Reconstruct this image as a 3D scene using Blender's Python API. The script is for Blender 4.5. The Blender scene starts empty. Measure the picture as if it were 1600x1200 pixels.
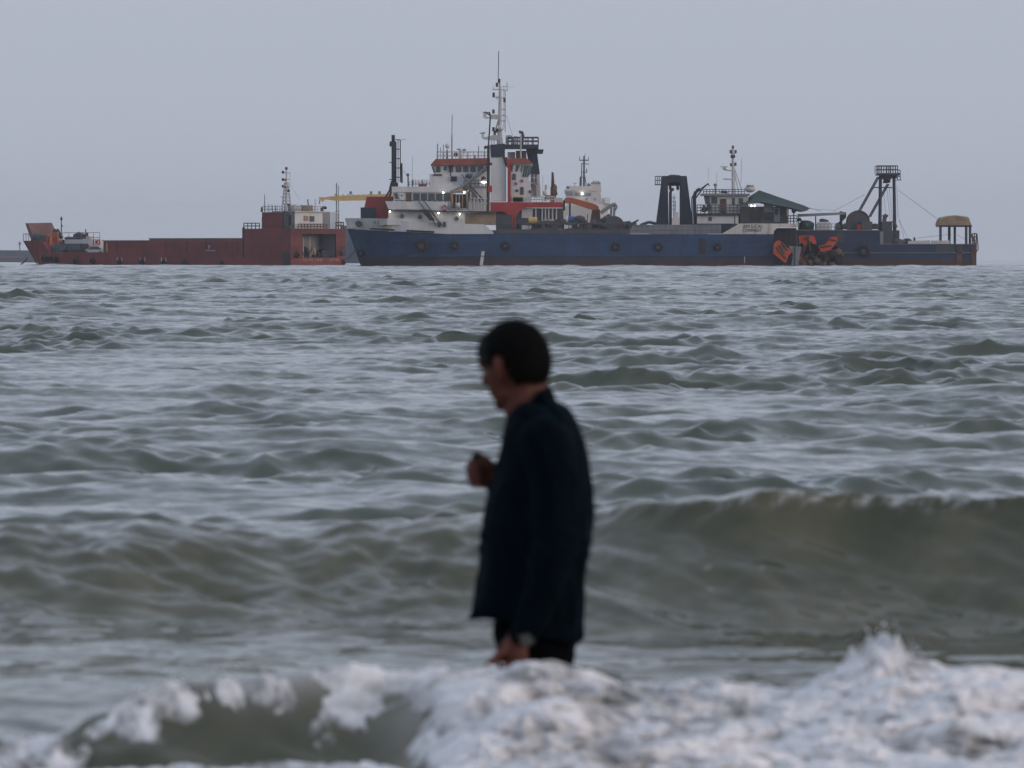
import bpy, bmesh, math, random
import numpy as np
from mathutils import Vector, Matrix
sc = bpy.context.scene
COL = sc.collection
R = math.radians
random.seed(7)

# ------------------------------------------------------------------ camera
CAM_H = 1.30                    # lens height above still water
F_PX = 13333.0                  # focal length in photo pixels (300 mm on a 36 mm sensor, 1600 px)
HZ_PY = 399.0                   # photo row of the true horizontal
cam_d = bpy.data.cameras.new('camera'); cam = bpy.data.objects.new('camera', cam_d); COL.objects.link(cam)
cam_d.sensor_width = 36.0; cam_d.lens = 300.0
cam_d.clip_start = 0.5; cam_d.clip_end = 60000.0
cam.location = (0, 0, CAM_H)
cam.rotation_euler = (R(90) - math.atan((600.0 - HZ_PY) / F_PX), 0, 0)
cam_d.dof.use_dof = True; cam_d.dof.focus_distance = 1100.0; cam_d.dof.aperture_fstop = 14.0
cam_d.dof.aperture_blades = 0
sc.camera = cam

# ------------------------------------------------------------------ sky, sun, exposure
SUN_EL, SUN_AZ = R(9.0), R(118.0)          # low, to the right and a little behind the camera
w = bpy.data.worlds.new('World'); sc.world = w; w.use_nodes = True
nt = w.node_tree; nt.nodes.clear()
out = nt.nodes.new('ShaderNodeOutputWorld'); bg = nt.nodes.new('ShaderNodeBackground')
sky = nt.nodes.new('ShaderNodeTexSky'); sky.sky_type = 'NISHITA'; sky.sun_disc = False
sky.sun_elevation = SUN_EL; sky.sun_rotation = SUN_AZ
sky.air_density = 1.0; sky.dust_density = 2.5; sky.ozone_density = 3.0
# a thin even overcast veil lies over the clear sky: grey-lavender cloud light mixed in
veil = nt.nodes.new('ShaderNodeMix'); veil.data_type = 'RGBA'; veil.inputs[0].default_value = 0.88
VEIL = (1.87, 2.03, 2.42, 1.0)
veil.inputs[7].default_value = VEIL
nt.links.new(sky.outputs[0], veil.inputs[6])
nt.links.new(veil.outputs[2], bg.inputs[0]); bg.inputs[1].default_value = 0.15
nt.links.new(bg.outputs[0], out.inputs[0])
sd = bpy.data.lights.new('sun', 'SUN'); sd.energy = 0.5; sd.angle = R(25); sd.color = (1.0, 0.74, 0.62)
sun = bpy.data.objects.new('sun', sd); COL.objects.link(sun)
sdir = Vector((math.sin(SUN_AZ) * math.cos(SUN_EL), math.cos(SUN_AZ) * math.cos(SUN_EL), math.sin(SUN_EL)))
sun.rotation_euler = (-sdir).to_track_quat('-Z', 'Y').to_euler(); sun.location = (60, -30, 60)
sc.view_settings.view_transform = 'Standard'; sc.view_settings.look = 'None'
sc.view_settings.exposure = 0.8; sc.view_settings.gamma = 1.0
sc.render.engine = 'CYCLES'
cy = sc.cycles
cy.max_bounces = 6; cy.diffuse_bounces = 2; cy.glossy_bounces = 3; cy.transmission_bounces = 2
cy.volume_bounces = 1; cy.transparent_max_bounces = 8; cy.use_denoising = True
cy.caustics_reflective = False; cy.caustics_refractive = False

# ------------------------------------------------------------------ tags
def tag(o, label=None, cat=None, group=None, kind=None):
    if label: o['label'] = label
    if cat: o['category'] = cat
    if group: o['group'] = group
    if kind: o['kind'] = kind
    return o

def empty(name, loc=(0, 0, 0), rz=0.0, label=None, cat=None, group=None):
    o = bpy.data.objects.new(name, None); COL.objects.link(o)
    o.location = loc; o.rotation_euler = (0, 0, rz); o.empty_display_size = 0.5
    return tag(o, label, cat, group)

# ------------------------------------------------------------------ materials
def N(nt, t, **kw):
    n = nt.nodes.new(t)
    for k, v in kw.items(): setattr(n, k, v)
    return n

def mat(name, col, rough=0.6, var=0.25, scale=0.6, rust=0.0, rustcol=(0.16, 0.065, 0.03), metal=0.0, bands=None, spec=0.4, dirt=None):
    """weathered paint: base colour broken up by noise, vertical rust runs, optional colour bands by height"""
    m = bpy.data.materials.new(name); m.use_nodes = True
    t = m.node_tree; b = t.nodes['Principled BSDF']
    b.inputs['Roughness'].default_value = rough; b.inputs['Metallic'].default_value = metal
    b.inputs['Specular IOR Level'].default_value = spec
    tc = N(t, 'ShaderNodeTexCoord')
    base = None
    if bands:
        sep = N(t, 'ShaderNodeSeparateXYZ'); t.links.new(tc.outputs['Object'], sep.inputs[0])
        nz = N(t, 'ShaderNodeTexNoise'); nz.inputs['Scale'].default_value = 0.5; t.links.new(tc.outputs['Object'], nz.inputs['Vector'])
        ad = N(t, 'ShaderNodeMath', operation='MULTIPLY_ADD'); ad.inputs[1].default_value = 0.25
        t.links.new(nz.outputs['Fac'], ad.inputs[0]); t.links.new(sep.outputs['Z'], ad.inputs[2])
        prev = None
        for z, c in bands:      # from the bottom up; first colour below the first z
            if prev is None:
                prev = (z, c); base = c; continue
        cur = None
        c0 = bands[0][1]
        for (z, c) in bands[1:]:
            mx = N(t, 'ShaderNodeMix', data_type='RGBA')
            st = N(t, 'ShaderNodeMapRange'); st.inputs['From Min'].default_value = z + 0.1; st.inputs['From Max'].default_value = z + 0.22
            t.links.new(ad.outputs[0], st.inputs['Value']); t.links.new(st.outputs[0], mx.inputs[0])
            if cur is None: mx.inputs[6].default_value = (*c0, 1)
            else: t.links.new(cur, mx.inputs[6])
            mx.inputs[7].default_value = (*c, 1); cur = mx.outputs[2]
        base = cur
    n1 = N(t, 'ShaderNodeTexNoise'); n1.inputs['Scale'].default_value = scale; n1.inputs['Detail'].default_value = 6
    t.links.new(tc.outputs['Object'], n1.inputs['Vector'])
    mr = N(t, 'ShaderNodeMapRange'); mr.inputs['From Min'].default_value = 0.3; mr.inputs['From Max'].default_value = 0.7
    mr.inputs['To Min'].default_value = 1 - var; mr.inputs['To Max'].default_value = 1 + var
    t.links.new(n1.outputs['Fac'], mr.inputs['Value'])
    mul = N(t, 'ShaderNodeMix', data_type='RGBA', blend_type='MULTIPLY'); mul.inputs[0].default_value = 1.0
    if base is not None and bands: t.links.new(base, mul.inputs[6])
    else: mul.inputs[6].default_value = (*col, 1)
    t.links.new(mr.outputs[0], mul.inputs[7])
    last = mul.outputs[2]
    if rust > 0:
        mp = N(t, 'ShaderNodeMapping'); mp.inputs['Scale'].default_value = (1.6, 1.6, 0.16)
        t.links.new(tc.outputs['Object'], mp.inputs[0])
        n2 = N(t, 'ShaderNodeTexNoise'); n2.inputs['Scale'].default_value = 1.0; n2.inputs['Detail'].default_value = 5; n2.inputs['Roughness'].default_value = 0.65
        t.links.new(mp.outputs[0], n2.inputs['Vector'])
        m2 = N(t, 'ShaderNodeMapRange'); m2.inputs['From Min'].default_value = 0.52; m2.inputs['From Max'].default_value = 0.72
        m2.inputs['To Max'].default_value = rust
        t.links.new(n2.outputs['Fac'], m2.inputs['Value'])
        mx = N(t, 'ShaderNodeMix', data_type='RGBA'); mx.inputs[7].default_value = (*rustcol, 1)
        t.links.new(m2.outputs[0], mx.inputs[0]); t.links.new(last, mx.inputs[6]); last = mx.outputs[2]
    t.links.new(last, b.inputs['Base Color'])
    return m

def emit_mat(name, col, s):
    m = bpy.data.materials.new(name); m.use_nodes = True
    b = m.node_tree.nodes['Principled BSDF']; b.inputs['Base Color'].default_value = (0.8, 0.8, 0.8, 1)
    b.inputs['Emission Color'].default_value = (*col, 1); b.inputs['Emission Strength'].default_value = s
    return m

# ------------------------------------------------------------------ noise (numpy)
def _hash(ix, iy, seed):
    h = (ix.astype(np.int64) * 374761393 + iy.astype(np.int64) * 668265263 + seed * 974634777) & 0x7fffffff
    h = ((h ^ (h >> 13)) * 1274126177) & 0x7fffffff
    return (h ^ (h >> 16)) & 0x7fffffff

def pnoise(x, y, seed=0):
    xi = np.floor(x); yi = np.floor(y); fx = x - xi; fy = y - yi
    u = fx * fx * fx * (fx * (fx * 6 - 15) + 10); v = fy * fy * fy * (fy * (fy * 6 - 15) + 10)
    def g(ax, ay, dx, dy):
        a = _hash(ax, ay, seed).astype(np.float64) * (2 * math.pi / 0x7fffffff)
        return np.cos(a) * dx + np.sin(a) * dy
    n00 = g(xi, yi, fx, fy); n10 = g(xi + 1, yi, fx - 1, fy)
    n01 = g(xi, yi + 1, fx, fy - 1); n11 = g(xi + 1, yi + 1, fx - 1, fy - 1)
    return 1.5 * ((n00 * (1 - u) + n10 * u) * (1 - v) + (n01 * (1 - u) + n11 * u) * v)

def fbm(x, y, seed=0, octv=4, gain=0.5, billow=False):
    a, f, s = 1.0, 1.0, 0.0
    for o in range(octv):
        n = pnoise(x * f + 17.3 * o, y * f - 9.1 * o, seed + o)
        s = s + a * ((np.abs(n) * 2 - 0.6) if billow else n)
        a *= gain; f *= 2.03
    return s

def sstep(a, b, x):
    t = np.clip((x - a) / (b - a), 0, 1); return t * t * (3 - 2 * t)

def grid_mesh(name, V, nr, ncol, tris=None):
    """V: (nr*ncol,3) -> smooth quad mesh; vertices beyond the grid belong to the extra triangles"""
    me = bpy.data.meshes.new(name)
    nv = len(V); nf = (nr - 1) * (ncol - 1)
    i = (np.arange(nr - 1)[:, None] * ncol + np.arange(ncol - 1)[None, :]).ravel()
    F = np.stack([i, i + 1, i + ncol + 1, i + ncol], 1).astype(np.int32).ravel()
    st = np.arange(0, nf * 4, 4, dtype=np.int32)
    if tris is not None:
        st = np.concatenate([st, nf * 4 + 3 * np.arange(len(tris), dtype=np.int32)])
        F = np.concatenate([F, tris.astype(np.int32).ravel()])
    me.vertices.add(nv); me.vertices.foreach_set('co', V.astype(np.float32).ravel())
    me.loops.add(len(F)); me.loops.foreach_set('vertex_index', F)
    me.polygons.add(len(st)); me.polygons.foreach_set('loop_start', st)
    me.polygons.foreach_set('use_smooth', np.ones(len(st), dtype=bool))
    me.update(calc_edges=True)
    return me

# ------------------------------------------------------------------ the sea
EARTH = 6371000.0
def PX(px, d): return (px - 800.0) * d / F_PX            # photo column -> metres at distance d
def PZ(py, d): return CAM_H - (py - HZ_PY) * d / F_PX     # photo row -> height at distance d

# crest of the near breaker (metres across, metres up), read at its own distance of 22 m
_b1 = np.array([(-400, 1100), (-200, 1130), (0, 1165), (80, 1160), (150, 1130), (200, 1116), (250, 1090), (300, 1078), (380, 1070), (480, 1066), (560, 1066), (640, 1068),
       (700, 1072), (760, 1072), (800, 1074), (860, 1074), (900, 1080), (960, 1096), (1050, 1102), (1130, 1104), (1180, 1112), (1240, 1110),
       (1290, 1096), (1330, 1080), (1380, 1060), (1440, 1068), (1500, 1074), (1600, 1082), (1800, 1096), (2200, 1110), (3000, 1120), (3800, 1180)], float)
B1X = PX(_b1[:, 0], 22.0); B1Z = PZ(_b1[:, 1], 22.0)
def b1_crest_y(x): return 22.15 + 0.10 * np.sin(x * 1.3 + 0.5)
def b1_broken(x):        # 1 where the wave has already broken into foam
    return np.clip(sstep(PX(570, 22.0), PX(790, 22.0), x), 0, 1)
def b1_height(x, y):
    c = np.interp(x, B1X, B1Z)
    y1 = b1_crest_y(x); t = y1 - y
    br = b1_broken(x)
    wf = 0.26 * (1 - br) + 1.15 * br
    tt = np.clip(t / wf, 0, 1)
    face = (1 - tt) ** 1.45 * (1 - br) + (1 - sstep(0, 1, tt)) * br
    back = np.exp(-(np.minimum(t, 0) / 0.42) ** 2)
    return (c + 0.03) * np.where(t > 0, face, back) - 0.03 * np.where(t > 0, 1.0, back)

_b2 = np.array([(-900, 835), (-300, 828), (0, 822), (130, 812), (300, 822), (450, 826), (600, 818), (760, 812), (860, 804), (930, 800), (1000, 788), (1090, 776), (1180, 768), (1260, 775), (1330, 771), (1420, 773), (1500, 764), (1600, 770), (1800, 776), (2200, 800), (2600, 815)], float)
_b2x = PX(_b2[:, 0], 30.0)
def b2_params(x):
    k = sstep(-0.35, 0.9, x + 0.10 * np.sin(x * 3.1))
    yc = 31.0 * (1 - k) + 29.9 * k + 0.12 * np.sin(x * 2.3) + 0.05 * np.sin(x * 5.7)
    A = CAM_H - (np.interp(x, _b2x, _b2[:, 1]) + 7 - HZ_PY) * yc / F_PX
    A = A + 0.016 * fbm(x * 3.3, x * 0 + 1.7, 311, 3)
    A = A * (1 - 0.35 * sstep(2.9, 5, np.abs(x)))
    wf = 1.5 * (1 - k) + 1.25 * k + 0.12 * np.sin(x * 2.9 + 1)
    return k, A, yc, wf
def b2_height(x, y):
    k, A, yc, wf = b2_params(x)
    t = yc - y
    tt = np.clip(t / wf, 0, 1)
    face = (1 - sstep(0, 1, tt)) * (1 - k) + ((1 - tt) ** 2.1 * 0.62 + (1 - sstep(0, 1, tt)) * 0.38) * k
    back = np.exp(-(np.minimum(t, 0) / 2.2) ** 2)
    return A * np.where(t > 0, face, back)

_rng = np.random.default_rng(11)
WAVES = []
def _mk(n, l0, l1, steep, spread, main=-math.pi / 2 + 0.15):
    for i in range(n):
        lam = l0 * (l1 / l0) ** ((i + _rng.random()) / n)
        k = 2 * math.pi / lam
        th = main + _rng.normal(0, spread)
        WAVES.append((lam, k * math.cos(th), k * math.sin(th), steep * (0.6 + 0.8 * _rng.random()) / k, _rng.random() * 6.283))
_mk(6, 8.0, 20.0, 0.013, 0.30)
_mk(14, 3.0, 8.0, 0.017, 0.50)
_mk(36, 1.0, 3.0, 0.038, 0.60)
_mk(32, 0.5, 1.1, 0.050, 0.62)
_mk(44, 0.16, 0.5, 0.046, 0.75)

def chop(x, y, spacing, amp, amp_s, horiz, fade_cols=None):
    """sum of trochoidal waves on a grid; short ones are left out where the grid is too coarse for them"""
    x = x.astype(np.float32); y = y.astype(np.float32)
    dx = np.zeros_like(x); dy = np.zeros_like(x); dz = np.zeros_like(x)
    grp = 0.72 + 0.55 * fbm(x / 11.0, y / 17.0, 5, 2)          # wave groups: calmer and rougher patches
    grp = np.clip(grp, 0.15, 1.7)
    gs = np.clip(0.72 + 1.1 * fbm(x / 2.6, y / 4.2, 8, 2), 0.30, 1.8).astype(np.float32)   # cat's-paws: short ripples come in patches
    for lam, kx, ky, a, ph in WAVES:
        sel = spacing < lam * 0.5
        n = int(np.count_nonzero(sel))
        if n == 0: continue
        fade = np.clip((lam * 0.5 - spacing[:n]) / (lam * 0.12), 0, 1)[:, None] * (np.clip(amp[:n], 0, 1) if lam > 1.2 else amp_s[:n])[:, None]
        X, Y = x[:n], y[:n]
        p = kx * X + ky * Y + ph
        k = math.hypot(kx, ky)
        A = (a * fade).astype(np.float32)
        if lam < 1.2: A = A * gs[:n]
        p = np.remainder(p, np.float32(2 * math.pi)); s, c = np.sin(p), np.cos(p)
        dz[:n] += A * c
        dx[:n] -= A * (kx / k) * s; dy[:n] -= A * (ky / k) * s
    m = grp
    if fade_cols is not None: m = m * fade_cols[None, :]
    return dx * m * horiz[:, None], dy * m * horiz[:, None], dz * m

def _rows():
    d = [9.0]
    def sp(v):
        pts = [(9, .12), (19.5, .05), (20.6, .016), (22.6, .016), (23.5, .05), (27.5, .035), (28.4, .016), (31.4, .02), (34, .045), (150, .15), (400, .34), (800, .62), (1250, 1.1), (1600, 3.0), (3000, 10), (7000, 60)]
        return float(np.interp(v, [p[0] for p in pts], [p[1] for p in pts]))
    while d[-1] < 7000: d.append(d[-1] + sp(d[-1]))
    d = np.array(d); return d, np.array([sp(v) for v in d])
ROWD, ROWS = _rows()
NI = 760
_u = np.linspace(-1, 1, NI)
_mult = np.array([1.06, 1.16, 1.3, 1.5, 1.8, 2.3, 3.0, 4.5, 7.0, 11.0, 18.0])
UC = np.concatenate([-_mult[::-1], _u, _mult])
FC = np.concatenate([np.linspace(0.1, 0.9, len(_mult)), np.ones(NI), np.linspace(0.9, 0.1, len(_mult))])
W = 0.077 * ROWD + 2.6
Y0 = np.repeat(ROWD[:, None], len(UC), 1); X0 = W[:, None] * UC[None, :]
amp = np.interp(ROWD, [9, 23, 28, 33, 45, 400, 900, 7000], [0.22, 0.25, 0.30, 0.42, 0.85, 1.0, 1.6, 1.6])
amp_s = np.interp(ROWD, [9, 20, 22.8, 24, 28, 33, 45, 110, 400], [0.5, 0.4, 0.4, 0.75, 0.65, 0.7, 0.85, 1.15, 1.5])
hor = np.interp(ROWD, [24, 40], [0.0, 0.9])
DX, DY, DZ = chop(X0, Y0, ROWS, amp, amp_s, hor, FC)
near = ROWD < 60; nn = int(near.sum())
B1 = np.zeros_like(X0); B2 = np.zeros_like(X0)
B1[:nn] = b1_height(X0[:nn], Y0[:nn]); _f1 = np.exp(-((Y0[:nn] - b1_crest_y(X0[:nn]) + 0.10) / 0.16) ** 2); DZ[:nn] += _f1 * (0.030 * fbm(X0[:nn] * 3.0 + B1[:nn] * 5, Y0[:nn] * 3.0, 171, 3) + 0.010 * fbm(X0[:nn] * 9 + B1[:nn] * 16, Y0[:nn] * 7, 175, 3)); B2[:nn] = b2_height(X0[:nn], Y0[:nn])
kk, AA, YC, _w = b2_params(X0[:nn])
# the upper part of the outer breaker leans towards the beach, its face carries long drawn-up ridges
lean = np.clip(B2[:nn] / AA, 0, 1) ** 4 * kk * np.where(Y0[:nn] < YC + 0.4, 1, 0) * 0.20
DY[:nn] -= lean
face2 = np.exp(-((Y0[:nn] - (YC - 0.6)) / 0.6) ** 2)
ridge = fbm(X0[:nn] * 1.3 + B2[:nn] * 2.2, (Y0[:nn] - YC) * 1.6, 21, 3) * 0.034 + fbm(X0[:nn] * 3.4 + B2[:nn] * 6.0, (Y0[:nn] - YC) * 3.2, 27, 3) * (0.014 + 0.020 * (1 - kk)) + fbm(X0[:nn] * 9 + B2[:nn] * 14, (Y0[:nn] - YC) * 8, 29, 3) * 0.0035
DZ[:nn] = DZ[:nn] * (1 - 0.45 * face2) + ridge * face2
lip = np.exp(-((Y0[:nn] - YC) / 0.16) ** 2)
DZ[:nn] += lip * (0.016 * fbm(X0[:nn] * 5, Y0[:nn] * 6, 33, 4))
ZS = DZ + B1 + B2 - (X0 ** 2 + Y0 ** 2) / (2 * EARTH)
V = np.stack([X0 + DX, Y0 + DY, ZS], -1).reshape(-1, 3)
sea_me = grid_mesh('sea', V, len(ROWD), len(UC))
# foam on the water itself: flecks along the outer crest, bubbles, a few whitecaps further out
foam = np.zeros_like(X0)
xn, yn = X0[:nn], Y0[:nn]
crest_f = np.exp(-((yn - YC - 0.02) / 0.10) ** 2) * (0.14 + 0.52 * sstep(0.55, 1.0, xn) * (1 - sstep(1.45, 1.8, xn)) )
fl = fbm(xn * 16, yn * 9, 41, 4, 0.6)
foam[:nn] = np.maximum(foam[:nn], sstep(0.02, 0.8, crest_f * (0.45 + fl)) * 0.75)
sp_ = pnoise(xn * 17, yn * 12, 51); band = np.exp(-((yn - YC + 0.55) / 0.45) ** 2) * np.exp(-((xn - 0.35) / 0.9) ** 2)
foam[:nn] = np.maximum(foam[:nn], sstep(0.62, 0.85, sp_ * (0.55 + 0.5 * band)) * band * 0.85)
st = fbm(xn * 2.0, yn * 2.2, 61, 4)
b1f = 0.8 * np.exp(-((yn - b1_crest_y(xn) - 0.02) / 0.05) ** 2) + np.exp(-((yn - b1_crest_y(xn) + 0.1) / 0.45) ** 2) * sstep(-0.45, -0.1, xn) + 0.5 * np.exp(-((yn - b1_crest_y(xn) - 0.5) / 0.35) ** 2)
foam[:nn] = np.maximum(foam[:nn], np.clip(b1f * (0.25 + 0.9 * st), 0, 1) * 0.7)
i0, i1 = np.searchsorted(ROWD, (45, 400))
foam[i0:i1] = sstep(0.0, 1.0, (pnoise(X0[i0:i1] * 0.55, Y0[i0:i1] * 0.22, 71) - 0.86) * 5) * sstep(0.1, 0.22, DZ[i0:i1]) * 0.8
at = sea_me.attributes.new('foam', 'FLOAT', 'POINT'); at.data.foreach_set('value', foam.astype(np.float32).ravel())
sea = bpy.data.objects.new('sea', sea_me); COL.objects.link(sea)
tag(sea, 'grey green choppy sea with a rolling breaker', kind='structure')

def sea_material():
    m = bpy.data.materials.new('sea_water'); m.use_nodes = True
    t = m.node_tree; b = t.nodes['Principled BSDF']
    b.inputs['IOR'].default_value = 1.333; b.inputs['Specular IOR Level'].default_value = 0.5
    geo = N(t, 'ShaderNodeNewGeometry')
    n0 = N(t, 'ShaderNodeTexNoise'); n0.inputs['Scale'].default_value = 0.25; n0.inputs['Detail'].default_value = 3
    t.links.new(geo.outputs['Position'], n0.inputs['Vector'])
    cr = N(t, 'ShaderNodeValToRGB')
    cr.color_ramp.elements[0].position = 0.35; cr.color_ramp.elements[0].color = (0.075, 0.096, 0.080, 1)
    cr.color_ramp.elements[1].position = 0.65; cr.color_ramp.elements[1].color = (0.098, 0.117, 0.093, 1)
    t.links.new(n0.outputs['Fac'], cr.inputs[0])
    fa = N(t, 'ShaderNodeAttribute', attribute_name='foam')
    mx = N(t, 'ShaderNodeMix', data_type='RGBA'); t.links.new(fa.outputs['Fac'], mx.inputs[0])
    sy = N(t, 'ShaderNodeSeparateXYZ'); t.links.new(geo.outputs['Position'], sy.inputs[0])
    sr = N(t, 'ShaderNodeMapRange'); sr.inputs['From Min'].default_value = 42; sr.inputs['From Max'].default_value = 29.5; t.links.new(sy.outputs['Y'], sr.inputs['Value'])
    si = N(t, 'ShaderNodeMix', data_type='RGBA'); t.links.new(sr.outputs[0], si.inputs[0]); t.links.new(cr.outputs[0], si.inputs[6]); 
    sn = N(t, 'ShaderNodeTexNoise'); sn.inputs['Scale'].default_value = 1.6; sn.inputs['Detail'].default_value = 5; sn.inputs['Distortion'].default_value = 1.2
    t.links.new(geo.outputs['Position'], sn.inputs['Vector'])
    s2 = N(t, 'ShaderNodeValToRGB'); t.links.new(sn.outputs['Fac'], s2.inputs[0]); t.links.new(s2.outputs[0], si.inputs[7])      # sand stirred up in clouds near the beach
    s2.color_ramp.elements[0].position = 0.36; s2.color_ramp.elements[0].color = (0.074, 0.082, 0.056, 1)
    s2.color_ramp.elements[1].position = 0.66; s2.color_ramp.elements[1].color = (0.128, 0.126, 0.082, 1)
    t.links.new(si.outputs[2], mx.inputs[6]); mx.inputs[7].default_value = (0.66, 0.68, 0.70, 1)
    t.links.new(mx.outputs[2], b.inputs['Base Color'])
    rg = N(t, 'ShaderNodeMapRange'); rg.inputs['To Min'].default_value = 0.06; rg.inputs['To Max'].default_value = 0.75
    t.links.new(fa.outputs['Fac'], rg.inputs['Value']); t.links.new(rg.outputs[0], b.inputs['Roughness'])
    mp = N(t, 'ShaderNodeMapping'); mp.inputs['Scale'].default_value = (1.0, 1.25, 1.0); t.links.new(geo.outputs['Position'], mp.inputs[0])
    a = N(t, 'ShaderNodeTexNoise'); a.inputs['Scale'].default_value = 6.5; a.inputs['Detail'].default_value = 5; a.inputs['Roughness'].default_value = 0.55
    t.links.new(mp.outputs[0], a.inputs['Vector'])
    # capillary ripples tilt the surface a little; taken straight from the noise so they survive at long range
    sb = N(t, 'ShaderNodeVectorMath', operation='SUBTRACT'); sb.inputs[1].default_value = (0.5, 0.5, 0.5); t.links.new(a.outputs['Color'], sb.inputs[0])
    ms = N(t, 'ShaderNodeVectorMath', operation='MULTIPLY'); ms.inputs[1].default_value = (0.30, 0.42, 0.0); t.links.new(sb.outputs[0], ms.inputs[0])
    an = N(t, 'ShaderNodeVectorMath', operation='ADD'); t.links.new(geo.outputs['Normal'], an.inputs[0]); t.links.new(ms.outputs[0], an.inputs[1])
    nn_ = N(t, 'ShaderNodeVectorMath', operation='NORMALIZE'); t.links.new(an.outputs[0], nn_.inputs[0]); t.links.new(nn_.outputs[0], b.inputs['Normal'])
    return m
sea_me.materials.append(sea_material())

# ------------------------------------------------------------------ beach and sea bed under the water
bd = np.array([(-250, 5.0), (-40, 1.6), (-8, 0.62), (0, 0.38), (8, 0.02), (15, -0.32), (22.9, -0.63), (40, -1.6), (90, -3.2), (400, -5.0)], float)
ys = np.interp(np.linspace(0, 1, 160), np.linspace(0, 1, 10), bd[:, 0]); xs = np.linspace(-1, 1, 81); xs = np.sign(xs) * np.abs(xs) ** 2 * 300
BX, BY = np.meshgrid(xs, ys); BZ = np.interp(BY, bd[:, 0], bd[:, 1]) + 0.01 * fbm(BX * 0.8, BY * 0.8, 3, 3) * (np.abs(BY - 22.9) > 3)
beach_me = grid_mesh('beach', np.stack([BX, BY, BZ], -1).reshape(-1, 3), len(ys), len(xs))
beach_me.materials.append(mat('wet_sand', (0.22, 0.17, 0.12), 0.7, 0.2, 0.9))
beach = bpy.data.objects.new('beach', beach_me); COL.objects.link(beach); tag(beach, 'sandy beach sloping under the water', kind='structure')

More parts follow.
